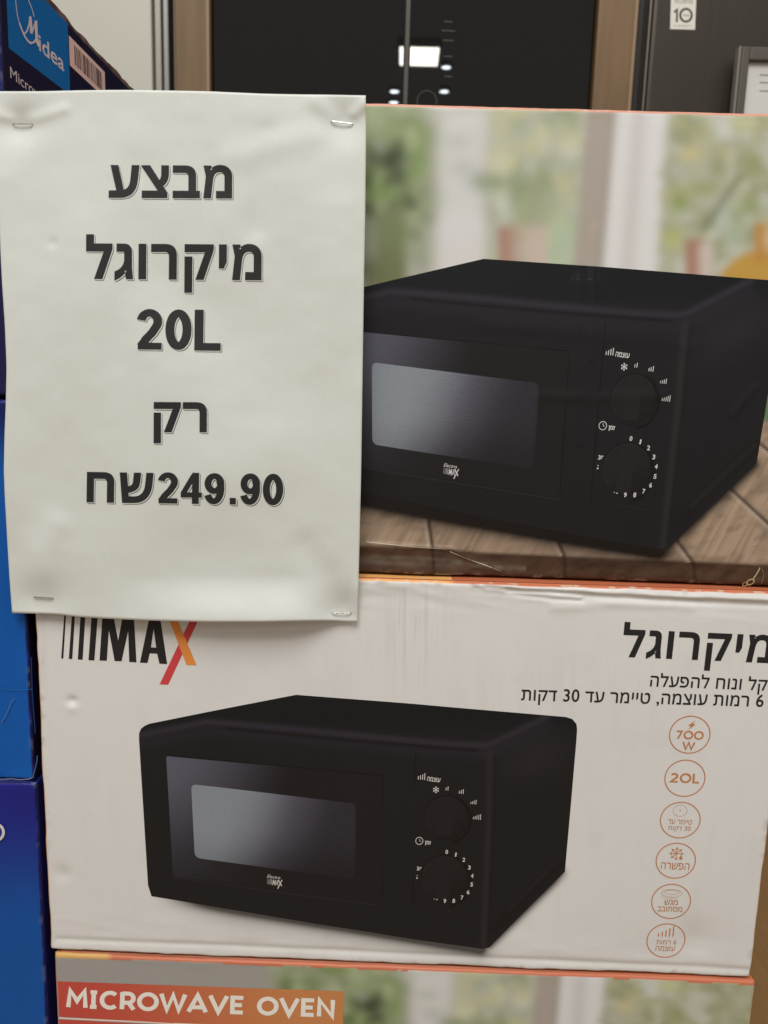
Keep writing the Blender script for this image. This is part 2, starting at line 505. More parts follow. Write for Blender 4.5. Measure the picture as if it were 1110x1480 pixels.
def disp_top(x, z):
    d = (fbm(x*8, z*8, 61, 2)-.5)*0.0016
    d = d+sm(.028, .0, z)*(fbm(x*20+z*35, z*90, 27, 3)-.5)*0.0028
    d = d+sm(.012, .0, BHT-z)*(fbm(x*30, z*80, 37, 2)-.5)*0.001
    px, py = pix_top(x, z)
    for pts, a, wd in (([(860, 330), (858, 400), (856, 520)], .0003, 5), ([(780, 572), (860, 575), (960, 573)], .0003, 9), ([(836, 400), (834, 640)], .00025, 6), ([(661, 560), (662, 720)], .0002, 6), ([(845, 200), (842, 380)], .0002, 6),
                       ([(700, 470), (820, 480), (1000, 500)], .0002, 10), ([(1060, 600), (1090, 560)], .0004, 6)):
        d = d-a*np.exp(-(segdist(px, py, pts)/wd)**2)
    for pts, a, wd in (([(530, 785), (600, 790), (652, 793), (690, 815), (725, 824)], .0009, 2.2),
                       ([(527, 806), (600, 808), (650, 812), (706, 824)], .0007, 2.0)):
        px, py = pix_top(x, z); d = d-a*np.exp(-(segdist(px, py, pts)/wd)**2)
    return d

def lerp(a, b, t):
    return a*(1-t[..., None])+np.asarray(b)*t[..., None]
def fold_orange(X, Z):
    # bright yellow-orange at the left that changes to red-orange
    t = sm(.268, .274, X+.0005*vnoise(Z*300, X*0, 2))
    return lerp(np.tile(alb([214, 152, 88]), X.shape+(1,)), alb([178, 100, 66]), t)
def fold_orange_b(X, Z):
    t = sm(.036, .042, X)
    return lerp(np.tile(alb([190, 146, 84]), X.shape+(1,)), alb([178, 100, 70]), t)

def mid_front(X, Z):
    px, py = pix_mid(X, Z)
    c = np.tile(alb([207, 201, 190]), X.shape+(1,))
    c = c*(1-.04*fbm(X*12, Z*12, 3, 4)[..., None])
    # soft printed shadow beneath the picture of the oven
    edge = [(217, 1292), (330, 1312), (520, 1343), (694, 1371)]
    d = segdist(px, py, edge)
    sh = .85*np.exp(-(d/11)**2)*sm(212, 300, px)+.35*np.exp(-(d/22)**2)*sm(212, 350, px)
    sh = np.maximum(sh, .9*np.exp(-(segdist(px, py, [(694, 1369), (708, 1366), (814, 1262)])/7)**2)*sm(835, 800, px))
    sh = np.clip(sh, 0, .92)
    c = lerp(c, alb([40, 33, 30]), sh)
    # grime
    g = .10*gau(px, py, 92, 1262, 10, 7)+.03*sm(.55, .7, fbm(X*40, Z*40, 12, 3))+.02*sm(.6, .75, fbm(X*150, Z*22, 19, 2))
    g = g+.5*sm(.6, .72, fbm(X*160, Z*160, 22, 3))*sm(.006, .0005, np.minimum(np.minimum(X, BW-X), np.minimum(Z, BH-Z)))*fbm(X*30, Z*30, 23, 2)
    g = g+.22*sm(.58, .72, fbm(X*130, Z*130, 21, 3))*sm(.012, .0, BH-Z)*sm(.3, .2, X)
    g = g+.20*sm(.52, .75, vnoise(px/2.6, py/150, 44))*gau(px, py, 598, 900, 42, 75)+.05*sm(.5, .8, vnoise(px/3, py/200, 45))*gau(px, py, 820, 1000, 160, 60)
    g = g+.12*np.exp(-((px-62)/5)**2)*sm(1180, 900, py)*fbm(X*100, Z*60, 4, 3)
    return lerp(c, alb([120, 108, 90]), np.clip(g, 0, 1))

def blur(c, n):
    for _ in range(n):
        q = np.pad(c, ((1, 1), (1, 1), (0, 0)), mode='edge')
        q = (q[:-2]+2*q[1:-1]+q[2:])/4; c = (q[:, :-2]+2*q[:, 1:-1]+q[:, 2:])/4
        q = np.pad(c, ((2, 2), (2, 2), (0, 0)), mode='edge')
        q = (q[:-4]+2*q[2:-2]+q[4:])/4; c = (q[:, :-4]+2*q[:, 2:-2]+q[:, 4:])/4
    return c
def photo_front(X, Z):
    """the blurred window-sill photograph printed on the top and lower cartons"""
    px, py = pix_top(X, Z)
    A = lambda c: s2l(c)/WHITE*.72
    sh = X.shape
    c = np.tile(A([190, 187, 176]), sh+(1,))
    n1 = fbm(px/26, py/26, 5, 3); n2 = fbm(px/14, py/14, 8, 3); n3 = fbm(px/40, py/40, 11, 2)
    def mixin(col, a):
        nonlocal c
        c = lerp(c, A(col), np.clip(a, 0, 1))
    def band(x0, x1, slope, soft):
        xs = px+(py-160)*slope
        return sm(x0-soft, x0+soft, xs)*(1-sm(x1-soft, x1+soft, xs))
    mixin([150, 144, 134], 1-sm(380, 430, px))                      # grey-brown wall at the far left
    # left curtains and window frame
    mixin([197, 194, 186], band(590, 700, 0.03, 8))
    mixin([148, 142, 130], band(613, 632, 0.05, 7)*sm(165, 200, py)*.7)
    mixin([178, 172, 164], band(588, 612, 0.03, 6)*sm(270, 310, py)*.9)
    mixin([186, 174, 164], sm(300, 370, py)*band(625, 735, .02, 12)*.6)
    # green plant at the left
    fol = band(395, 622, 0.0, 26)*sm(470, 280, py+(n1-.5)*150)
    mixin([138, 148, 108], fol)
    mixin([118, 138, 72], fol*sm(.42, .62, n1))
    mixin([165, 176, 130], fol*sm(.55, .72, fbm(px/22, py/22, 15, 2))*.75)
    mixin([62, 76, 48], fol*sm(.56, .72, fbm(px/20, py/20, 25, 3))*sm(160, 210, py)*.95)
    for x, y, sx, sy, a in ((563, 232, 19, 15, 1), (577, 258, 12, 18, .7), (531, 262, 8, 14, .6), (532, 302, 10, 12, .8), (592, 226, 9, 8, .5), (545, 222, 7, 7, .5)):
        mixin([52, 62, 42], gau(px, py, x, y, sx, sy)*a)
    for x, y, sx, sy in ((556, 190, 16, 14), (545, 246, 14, 12), (616, 240, 8, 16), (578, 280, 14, 14), (610, 205, 14, 10), (540, 275, 12, 12)):
        mixin([130, 150, 82], gau(px, py, x, y, sx, sy)*.6)
    mixin([184, 188, 172], gau(px, py, 548, 207, 9, 10)*.6)
    mixin([112, 122, 72], band(541, 587, 0.0, 7)*sm(290, 320, py))
    mixin([104, 106, 60], band(525, 587, 0.0, 7)*sm(330, 400, py)*.8)
    mixin([150, 152, 128], band(524, 541, 0.0, 5)*sm(300, 330, py)*(1-sm(360, 390, py))*.8)
    # bluish leaves in front of the white curtain
    for x, y, sx, sy, a in ((662, 205, 18, 8, .4), (668, 243, 16, 12, .35), (690, 262, 14, 10, .5), (704, 268, 16, 9, .75), (695, 255, 9, 12, .5)):
        mixin([122, 138, 112], gau(px, py, x, y, sx, sy)*a)
    mixin([120, 142, 90], gau(px, py, 708, 268, 14, 7)*.7)
    # yellow-green bush in the middle
    m = band(708, 846, 0.03, 12)
    mixin([166, 170, 146], m)
    mixin([180, 178, 132], m*sm(.4, .72, n1)*.8)
    mixin([132, 146, 104], m*sm(.5, .7, fbm(px/18, py/30, 41, 3))*.7)
    mixin([200, 200, 186], m*sm(.55, .75, fbm(px/24, py/24, 47, 2))*.6*sm(170, 230, py))
    for x, y, sx, sy in ((726, 182, 13, 14), (765, 215, 15, 12), (720, 232, 10, 24), (748, 162, 14, 9), (812, 262, 10, 12), (806, 315, 9, 12), (826, 200, 9, 20)):
        mixin([192, 184, 128], gau(px, py, x, y, sx, sy)*.7)
    mixin([146, 142, 106], gau(px, py, 768, 300, 14, 42, .25)*.7)
    mixin([148, 150, 118], np.exp(-(segdist(px, py, [(765, 330), (780, 270), (806, 190)])/6)**2)*.5)
    mixin([112, 128, 88], gau(px, py, 716, 310, 9, 13)*.8); mixin([128, 140, 92], gau(px, py, 770, 272, 20, 16)*.6); mixin([134, 142, 96], np.exp(-(segdist(px, py, [(752, 326), (746, 290), (735, 262)])/5)**2)*.6)
    mixin([210, 205, 196], gau(px, py, 728, 298, 14, 18)*.8)
    c = blur(c, 1)
    lum = c@np.array([.3, .6, .1]); c = c*.74+lum[..., None]*np.array([1.03, 1.0, .94])*.24
    for x, y, sx, sy, a in ((563, 233, 14, 11, .75), (577, 256, 9, 14, .6), (532, 302, 7, 9, .6), (530, 262, 5, 10, .4), (590, 285, 8, 10, .35), (470, 1e9, 1, 1, 0)):
        mixin([50, 60, 42], gau(px+(n2-.5)*14, py+(n1-.5)*14, x, y, sx, sy)*a)
    mixin([112, 136, 70], gau(px+(n2-.5)*16, py, 605, 238, 14, 26)*.55+gau(px, py+(n2-.5)*16, 545, 275, 14, 20)*.5)
    mixin([116, 132, 88], gau(px+(n1-.5)*20, py, 712, 262, 15, 9)*.5+gau(px+(n1-.5)*20, py, 742, 250, 9, 26)*.35)
    # terracotta pot
    pot = sm(323, 328, py)*band(716-6, 792, -0.05, 2)*(1-sm(1, 7, px-792+(py-325)*.08))
    pc = sm(728, 778, px)
    mixin([160, 124, 104], pot*(1-pc)); mixin([186, 168, 150], pot*pc); mixin([174, 158, 142], pot*sm(8, 3, py-325)*sm(2, 5, py-320)*.5)
    mixin([168, 180, 146], band(797, 838, 0.03, 4)*sm(300, 330, py)*.7)
    mixin([206, 202, 194], band(640, 706, 0.03, 9)*sm(290, 330, py)*.6); mixin([150, 158, 118], gau(px, py, 762, 300, 34, 26)*.65); mixin([118, 132, 90], gau(px, py, 745, 285, 9, 20, .4)*.5+gau(px, py, 790, 262, 10, 24, -.4)*.5); mixin([202, 194, 140], gau(px, py, 740, 235, 9, 12)*.6+gau(px, py, 782, 190, 9, 9)*.6)
    # post
    mixin([160, 148, 134], band(848, 890, 0.09, 4))
    mixin([144, 132, 118], band(884, 891, 0.09, 3)*.6)
    mixin([205, 200, 191], band(892, 966, 0.08, 4))
    mixin([186, 178, 170], band(915, 935, 0.08, 9)*.7)
    # right bush
    r = sm(958, 972, px+(py-160)*.06+(n2-.5)*16)
    mixin([166, 164, 138], r)
    mixin([140, 141, 104], r*sm(.38, .72, n1)*.85)
    mixin([184, 182, 166], r*sm(.5, .8, fbm(px/24, py/24, 57, 2))*.8)
    mixin([182, 176, 130], r*sm(.58, .8, fbm(px/17, py/20, 67, 2))*.4)
    for x, y, sx, sy, col in ((1000, 222, 16, 12, [190, 176, 122]), (982, 292, 12, 18, [122, 136, 66]), (972, 345, 14, 16, [170, 172, 100]), (1047, 186, 11, 14, [196, 196, 188]),
                              (1075, 180, 22, 10, [178, 176, 118]), (1085, 240, 20, 22, [140, 142, 92]), (1016, 272, 20, 10, [140, 142, 84]), (1045, 315, 12, 22, [176, 184, 168]),
                              (1085, 300, 14, 16, [132, 142, 84]), (976, 250, 14, 12, [168, 168, 150]), (1062, 335, 10, 18, [150, 164, 130])):
        mixin(col, gau(px, py, x, y, sx, sy)*.8*(px > 940))
    mixin([96, 98, 66], np.exp(-(segdist(px, py, [(1070, 255), (1045, 290), (1018, 332)])/5)**2)*.7)
    mixin([158, 118, 96], sm(340, 350, py)*band(984, 1012, -.03, 3)); mixin([190, 174, 160], sm(345, 358, py)*band(1010, 1030, .0, 5)*.9)
    # mustard vase
    v = ((px-1118)/82)**2+((py-420)/62)**2
    mixin([180, 139, 64], sm(1.12, .9, v)*(py < 520)); mixin([176, 126, 56], band(1091, 1112, 0.0, 3)*sm(318, 326, py)*(py < 380))
    mixin([206, 190, 160], gau(px, py, 1112, 345, 8, 18)*.6)
    # sill / garden beside the oven
    mixin([112, 122, 92], sm(470, 500, py)); mixin([92, 108, 78], sm(560, 600, py)*(1-sm(604, 618, py)))
    c = blur(c, 1)
    # table
    wood = A([156, 132, 108])
    gr = fbm((px+(py-700)*.55)/5, py/60, 71, 4)
    tab = sm(606, 614, py)
    wc = wood*(0.62+.62*gr[..., None])
    wc = wc*(1-.25*sm(.55, .75, fbm((px+(py-700)*.8)/30, py/18, 77, 3))[..., None])
    wc = wc*(1-.22*sm(800, 560, px)[..., None]*sm(735, 760, py)[..., None]*0)
    c = lerp(c, [0, 0, 0], tab)+wc*tab[..., None]
    edge = np.interp(px, [400, 527, 650, 690, 820, 1000, 1110, 1300], [786, 789, 793, 798, 804, 812, 816, 822])
    fr = sm(-3, 3, py-edge)
    fc = A([72, 51, 37])*(0.45+1.0*fbm((px+py*.7)/16, py/12, 81, 4)[..., None])
    c = c*(1-fr[..., None])+fc*fr[..., None]
    mixin([122, 112, 98], (px < 760)*np.exp(-((py-edge-20)/6)**2)*.6*fbm(px/12, py/6, 83, 2))
    for pts in ([(611, 700), (617, 735), (625, 790), (627, 830)], [(795, 750), (803, 775), (816, 803), (817, 850)],
                [(960, 752), (980, 783), (1003, 814), (1006, 850)], [(1040, 692), (1057, 707), (1110, 756), (1160, 800)], [(1086, 632), (1112, 652), (1160, 686)]):
        d = segdist(px, py, pts)
        mixin([200, 180, 158], np.exp(-((segdist(px+5, py-1, pts))/2.5)**2)*.45*(py < edge))
        mixin([44, 32, 24], np.exp(-(d/2.6)**2)*.95)
    # printed shadow of the oven on the table
    bot = [(400, 690), (527, 720), (640, 742), (830, 776), (950, 795)]
    d = segdist(px, py, bot)
    mixin([24, 19, 17], np.exp(-(d/17)**2)*.97+.4*np.exp(-(d/32)**2))
    mixin([24, 19, 17], np.exp(-(segdist(px, py, [(950, 793), (965, 790), (1090, 672)])/10)**2)*.97)
    # white rub marks
    return np.clip(c, .004, .85)

M_sets = {}
# ------------------------------------------------------------------ printed picture of the oven
# key points of the drawing in photo pixels of the middle carton, moved to the top carton by a fit
PA = np.array([(428, 1004), (700, 1371), (816.5, 1260), (276, 1134), (514.5, 1161), (281, 1240), (645, 1230), (682, 1265), (642, 1302), (688.5, 1180), (609, 1122), (606, 1214), (396, 1272), (833, 1085), (818, 1036), (818, 1036)], float)
PB = np.array([(697, 376), (956, 797), (1094, 669), (536, 523), (779, 551.5), (539, 642), (912, 633), (949, 673), (905, 715.5), (961, 576), (880, 510), (872, 615), (651, 679), (1117.5, 452), (1121, 410.5), (1121, 410.5)], float)
a_ = np.stack(loc_mid(PA[:, 0], PA[:, 1]), 1); b_ = np.stack(loc_top(PB[:, 0], PB[:, 1]), 1)
rows = []
for (x_, y_), (u_, v_) in zip(a_, b_):
    rows += [[x_, y_, 1, 0, 0, 0, -u_*x_, -u_*y_, -u_], [0, 0, 0, x_, y_, 1, -v_*x_, -v_*y_, -v_]]
HOM = np.linalg.svd(np.array(rows))[2][-1].reshape(3, 3)

def placer(disp, kind):
    def f(px, py, lay):
        x, z = loc_mid(px, py)
        if kind == 'top':
            q = np.stack([x, z, np.ones_like(x)], -1)@HOM.T; x, z = q[..., 0]/q[..., 2], q[..., 1]/q[..., 2]
        return np.stack([x, disp(x, z)-lay-4e-5, z], -1)
    return f
def placer_px(disp, loc):
    def f(px, py, lay):
        x, z = loc(px, py); return np.stack([x, disp(x, z)-lay-4e-5, z], -1)
    return f

def oven_picture(root, disp, kind, lighten=0.0):
    k = placer(disp, kind)
    g = Print(k)
    tint = np.array([1.0, 1.0, 1.0])
    def A(c): return np.clip(s2l(np.array(c)+lighten)/WHITE*.62*tint, .003, .9)
    def body(px, py):
        c = np.tile(A([27, 26, 27]), px.shape+(1,))
        def mixin(col, a):
            nonlocal c
            c = lerp(c, A(col), np.clip(a, 0, 1))
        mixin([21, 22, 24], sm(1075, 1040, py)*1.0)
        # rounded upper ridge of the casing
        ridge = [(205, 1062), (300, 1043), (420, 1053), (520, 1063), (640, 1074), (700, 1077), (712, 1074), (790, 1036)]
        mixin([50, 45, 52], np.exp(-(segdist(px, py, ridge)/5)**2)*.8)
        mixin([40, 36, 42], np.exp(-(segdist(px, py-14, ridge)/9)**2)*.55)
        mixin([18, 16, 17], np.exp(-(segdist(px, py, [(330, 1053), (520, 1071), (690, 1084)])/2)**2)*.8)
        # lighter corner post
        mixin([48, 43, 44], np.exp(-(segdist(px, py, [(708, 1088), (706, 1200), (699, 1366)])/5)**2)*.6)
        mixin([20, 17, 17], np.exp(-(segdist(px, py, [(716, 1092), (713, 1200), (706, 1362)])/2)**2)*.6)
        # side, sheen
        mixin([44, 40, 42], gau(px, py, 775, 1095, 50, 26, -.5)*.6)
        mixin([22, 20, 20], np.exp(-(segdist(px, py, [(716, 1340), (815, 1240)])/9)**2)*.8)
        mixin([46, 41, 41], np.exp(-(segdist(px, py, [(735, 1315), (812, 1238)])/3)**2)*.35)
        return c
    sil = [(201, 1070), (201, 1060), (204, 1053), (209, 1049), (216, 1046), (300, 1029), (428, 1004), (600, 1017), (760, 1031), (818, 1036), (827, 1039), (833, 1046), (834, 1054), (833, 1070),
           (825, 1165), (816.5, 1260), (760, 1316), (707, 1369), (698, 1371), (600, 1358), (460, 1336), (219, 1295), (214, 1279), (206, 1150)]
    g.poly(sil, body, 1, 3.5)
    # door glass
    def door(px, py):
        t = sm(238, 440, px+(py-1093)*.3)
        c = lerp(np.tile(A([92, 89, 98]), px.shape+(1,)), A([50, 47, 52]), sm(1100, 1265, py))
        c = lerp(c, A([29, 26, 27]), t)
        c = lerp(c, A([30, 26, 28]), sm(1245, 1290, py+(px-250)*-.13)*.8)
        return c
    def rq(pts, r, n=5):
        out = []
        for i, p in enumerate(pts):
            p = np.array(p, float); a = np.array(pts[i-1], float); b = np.array(pts[(i+1) % len(pts)], float)
            rr = r if np.isscalar(r) else r[i]
            u = (a-p)/np.linalg.norm(a-p)*rr; v = (b-p)/np.linalg.norm(b-p)*rr
            for j in range(n+1):
                t = j/n; out.append(tuple((1-t)**2*(p+u)+2*t*(1-t)*p+t*t*(p+v)))
        return out
    dq = rq([(240, 1092), (553, 1121), (551, 1308), (250, 1267)], [5, 3, 6, 6])
    g.poly(dq, door, 2, 5)
    g.line([(250, 1268), (400, 1289), (551, 1309)], .9, A([52, 47, 49]), 3)
    g.line([(239.5, 1092), (400, 1106.5), (553, 1120)], .8, A([17, 15, 15]), 3)
    g.line([(601, 1085), (596, 1312)], 1.1, A([16, 14, 14]), 3)
    g.line([(598, 1312), (640, 1316), (692, 1323)], .8, A([42, 38, 39]), 3)
    g.line([(554, 1123), (553, 1300)], 1.2, A([19, 17, 17]), 3)
    # inner window
    def win(px, py):
        u = sm(262, 530, px+(py-1190)*.35)
        c = lerp(np.tile(A([134, 137, 139]), px.shape+(1,)), A([84, 81, 88]), sm(.1, .65, u))
        c = lerp(c, A([44, 41, 45]), sm(.45, .95, u))
        low = sm(1190, 1275, py-(px-276)*.08+u*18)
        c = lerp(c, A([32, 29, 31]), low*.92*(.3+.7*u))
        return c
    wq = rq([(276, 1133.5), (514.6, 1160.7), (514.2, 1271), (281.5, 1240)], [8, 8, 9, 9])
    g.poly(wq, win, 3, 4)
    # punched screen behind the glass
    for i in range(84):
        for j in range(36):
            s, t = (i+.5+(j % 2)*.5)/85, (j+.6)/36.6
            if s > .985: continue
            x = 276+s*238.5+t*5*(1-s); y = 1134+s*27+t*(106+s*4)
            fade = sm(.15, .6, s)*(.35+.65*s)
            if fade < .06: continue
            base = win(np.array([x]), np.array([y]))[0]
            q = .68
            g.tris([(x-q, y), (x, y-q), (x+q, y), (x, y+q)], [(0, 1, 2), (0, 2, 3)], base*(1+1.5*fade), 4)
    # knobs
    for cx, cy, r in ((645, 1181, 31), (642, 1270, 34)):
        def kn(px, py, cx=cx, cy=cy, r=r):
            d = ((px-cx)*.6+(py-cy))/r
            return lerp(np.tile(A([32, 29, 29]), px.shape+(1,)), A([25, 22, 22]), sm(-.2, 1.1, d))
        g.ring(cx+2, cy+3, r+2, r+3, 3.2, A([18, 15, 14]), 2, a0=-70, a1=80, n=20)
        g.poly([(cx+r*math.cos(t), cy+r*1.02*math.sin(t)) for t in np.linspace(0, 2*math.pi, 40)[:-1]], kn, 3, 6)
        g.ring(cx, cy, r, r*1.02, .9, A([19, 17, 17]), 4, a0=190, a1=400, n=30)
        g.ring(cx, cy, r-2, r*1.02-2, .7, A([46, 41, 43]), 4, a0=200, a1=300, n=20)
        g.poly([(cx-12, cy-r*.9), (cx+10, cy-r*.92), (cx+8, cy+r*.86), (cx-13, cy+r*.86)], A([33, 30, 30]), 5, 8)
    g.build("oven_picture", M_ink if kind != 'top' else M_glossink, root)

    # white symbols on the control panel
    t = Print(k); WH = A([205, 196, 184]) if kind != 'top' else A([205, 200, 190])
    def bars(x, y, n, h0, h1, sp, wd=1.15):
        for i in range(n):
            h = h0+(h1-h0)*i/max(1, n-1)
            t.line([(x+i*sp, y+i*.25), (x+i*sp+.5, y-h+i*.25)], wd, WH, 5)
    bars(604.3, 1125.5, 4, 4.6, 9.5, 3.1)
    t.text(vis("עוצמה"), (617, 1127.3), (636, 1129.6), 6, WH, 5, .022)
    for q in range(3):
        an = math.pi/3*q+math.pi/6*3
        t.line([(630-4.6*math.cos(an), 1140.5-4.8*math.sin(an)), (630+4.6*math.cos(an), 1140.5+4.8*math.sin(an))], 1.0, WH, 5)
        for sg in (-1, 1):
            cxx, cyy = 630+sg*3.6*math.cos(an), 1140.5+sg*3.7*math.sin(an)
            t.line([(cxx-1.3*math.sin(an), cyy+1.3*math.cos(an)), (cxx+1.3*math.sin(an), cyy-1.3*math.cos(an))], .9, WH, 6)
    bars(644.3, 1141.3, 2, 4.2, 6, 2.9, 1.0); bars(663.6, 1146, 3, 4, 6.8, 2.8, 1.05)
    bars(680.2, 1161, 4, 3, 6.4, 2.5, .95); bars(683.8, 1183, 5, 3.4, 8, 2.6, .95)
    t.build("power_scale_print", M_ink if kind != 'top' else M_glossink, root); t = Print(k)
    t.ring(606, 1214.3, 5.2, 5.2, .9, WH, 5); t.line([(606.3, 1211.3), (606.6, 1214.6), (608.3, 1215.2)], .7, WH, 6)
    t.text(vis("זמן"), (613.8, 1218.6), (622.5, 1219.6), 4.8, WH, 5, .03)
    for s, x, y in (("0", 645.3, 1230), ("1", 658.2, 1234), ("2", 670, 1241.6), ("3", 678, 1253), ("4", 682.1, 1265), ("5", 681.4, 1277.6), ("6", 676.3, 1288.7), ("7", 667.5, 1296.6), ("8", 655.5, 1301.3), ("9", 642.6, 1301.6)):
        wdt = 1.9 if s != "1" else 1.0
        t.text(s, (x-wdt, y+2.9), (x+wdt, y+3.3), 5.8, WH, 5, .03)
    t.text("3", (602.2, 1257), (605.6, 1257.3), 5.4, WH, 5, .03)
    t.line([(606.6, 1256.5), (607.5, 1252.8), (609.5, 1253)], 1, WH, 6)
    t.line([(602.3, 1265.2), (603.6, 1264.8)], 1.2, WH, 5); t.line([(601.6, 1268.6), (603.6, 1268.4)], 1.9, WH, 5)
    t.line([(627, 1298.6), (628.3, 1299.2)], .9, WH, 5); t.line([(630.3, 1299.6), (632.5, 1300.1)], 1.1, WH, 5)
    t.build("timer_scale_print", M_ink if kind != 'top' else M_glossink, root); t = Print(k)
    # small brand mark under the window
    t.text("Electro", (386, 1268.2), (405, 1270.6), 4.6, WH, 5, .0, shear=.25)
    for i in range(4): t.line([(386.4+i*1.9, 1277.5+i*.2), (386.9+i*1.9, 1270+i*.2)], .45+.2*i, A([165, 158, 148]), 5)
    t.text("MA", (393.6, 1278.6), (402.4, 1279.7), 7.8, WH, 5, .012)
    t.line([(402.2, 1271.3), (407.2, 1280.2)], 1.5, WH, 5); t.line([(407.8, 1271.2), (401.4, 1284)], 1.3, WH, 6)
    t.build("brand_mark_print", M_ink if kind != 'top' else M_glossink, root)

M_glossink = print_mat("glossy_carton_ink", 0.38, 0.28, 0.14, 0.06)

# ---- middle carton
mid = empty("microwave_carton", O_mid, "white microwave carton with big Hebrew heading, logo stripes and round orange badges", "cardboard box", "microwave cartons in one stack")
OR = alb([178, 98, 62]); WC = alb([198, 190, 178])
carton(mid, BW, BH, BD, BR, mid_front, fold_orange, (OR, alb([206, 198, 186]), OR, alb([150, 120, 85]), WC), disp_mid, .0012, M_card, .0007, 3)
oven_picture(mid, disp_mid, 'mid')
K = alb([34, 32, 32])
pl = placer_px(disp_mid, loc_mid)
for xa_, xb_, c_ in ((.0005, .2705, alb([210, 150, 84])), (.271, BW-.0005, alb([168, 92, 60]))):
    g = Print(lambda x, y, lay: np.stack([x, y, np.full(np.shape(x), BH+lay+2e-4)], -1), flip=False)
    g.poly([(xa_, BR+.0012), (xb_, BR+.0012), (xb_, .05), (xa_, .05)], c_, 1, .02); g.build("top_print", M_card, mid)
g = Print(pl)
for x0b, x1b, yb, x0t, x1t, yt in ((88, 91, 952, 92.5, 95, 889), (99, 104, 952.6, 103.5, 108, 889), (112, 119, 953.6, 116, 123, 890), (127.5, 136, 954.6, 132, 141, 890)):
    g.poly([(x0b, yb), (x1b, yb+.3), (x1t, yt), (x0t, yt)], K, 1, 12)
g.poly([(143.5, 955), (154, 955.4), (157, 911), (165.4, 955.8), (175.4, 956), (185, 912), (186.5, 957), (197, 957.6), (193, 886), (178, 886), (170.5, 926), (162.5, 885), (148, 885)], K, 1, 12)
g.poly([(202, 958), (213, 958.5), (216.2, 944.5), (227, 945), (230.2, 959.4), (241.5, 960), (230.3, 886), (217, 886)], K, 1, 12)
g.poly([(218.2, 935.8), (225.6, 936.1), (222, 909)], alb([199, 190, 179]), 2)
g.poly([(279.5, 886), (291.5, 886), (243, 989.8), (230.5, 989.3)], alb([190, 62, 62]), 1, 12)
g.poly([(240.5, 886), (252, 886), (284, 961.5), (269.5, 961)], alb([212, 130, 60]), 2, 12)
g.poly([(258, 925), (262.6, 921), (268, 908), (263, 921)], alb([150, 40, 44]), 3)
g.build("logo_print", M_ink, mid)

def htext(pr_, loc, s, L_px, R_px, h_mm, col, off, layer=1, space=1.0):
    """text laid upright on the carton face: end points given where they stand in the photo"""
    A = np.array([float(v) for v in loc(*L_px)]); B = np.array([float(v) for v in loc(*R_px)])
    pr_.text(s, A*1000, B*1000, h_mm, col, layer, off, up=(-(B-A)[1]/np.hypot(*(B-A)), (B-A)[0]/np.hypot(*(B-A))), space=space)
def place_mm(disp):
    def f(x, z, lay):
        x = x/1000; z = z/1000; return np.stack([x, disp(x, z)-lay-4e-5, z], -1)
    return f
g = Print(place_mm(disp_mid), flip=False)
htext(g, loc_mid, vis("מיקרוגל"), (898, 947.5), (1113, 957), 22.8, K, .026, 1, 1.13)
g.build("heading_lettering", M_ink, mid)
g = Print(place_mm(disp_mid), flip=False)
htext(g, loc_mid, vis("קל ונוח להפעלה"), (939, 991.5), (1108, 998), 9.3, K, .014, 1, 1.05)
htext(g, loc_mid, vis("6 רמות עוצמה, טיימר עד 30 דקות"), (753, 1011.5), (1103, 1021.5), 8.6, K, .014, 1, 1.05)
g.build("subheading_lettering", M_ink, mid)
# round badges
BO = alb([178, 112, 66]); BO2 = alb([172, 120, 84])
def badge(cx, cy, drawer):
    g = Print(place_mm(disp_mid), flip=False)
    x, z = [float(v)*1000 for v in loc_mid(cx, cy)]
    g.ring(x, z, 13.2, 13.0, .72, BO, 1, 56)
    drawer(g, x, z); g.build("round_badge", M_ink, mid)
def T(g, s, x, z, x0, x1, y, h, col=BO, off=.006):
    g.text(s, (x+x0, z+y), (x+x1, z+y), h, col, 1, off, up=(0, 1))
def ST(g, s, x, z, x0, x1, y, h, wd):
    # strokes() draws its height along (e.y, -e.x); mirror it by swapping ends is not wanted, so lay by hand
    tot = sum(STROKE[ch][0]+.14 for ch in s)-.14; k = (x1-x0)/tot; cx = 0
    for ch in s:
        w_, ss = STROKE[ch]
        for q in ss:
            V, Tt = ribbon(q, wd); V = np.array(V)
            g.tris(np.stack([x+x0+(cx+V[:, 0])*k, z+y+V[:, 1]*h], 1), Tt, BO, 1)
        cx += w_+.14
def b1(g, x, z):
    g.poly([(x+3.0, z+10.3), (x-1.6, z+6.3), (x+.2, z+6.1), (x-1.5, z+3.4), (x+3.2, z+7.3), (x+1.2, z+7.6)], BO, 1)
    ST(g, "700", x, z, -9, 9, -3.1, 5.7, .19); ST(g, "W", x, z, -3.9, 3.9, -10.6, 5.4, .2)
def b2(g, x, z): ST(g, "20L", x, z, -9.6, 9.8, -3.2, 6.6, .19)
def b3(g, x, z):
    g.ring(x-.7, z+6.9, 4.6, 4.2, .25, BO2, 1); g.poly([(x-1.2, z+6.6), (x-.2, z+6.6), (x-.2, z+7.5), (x-1.2, z+7.5)], BO, 1)
    T(g, vis("טיימר עד"), x, z, -8, 8, -3.0, 3.4, BO2); T(g, vis("30 דקות"), x, z, -7.6, 7.6, -7.6, 3.4, BO2)
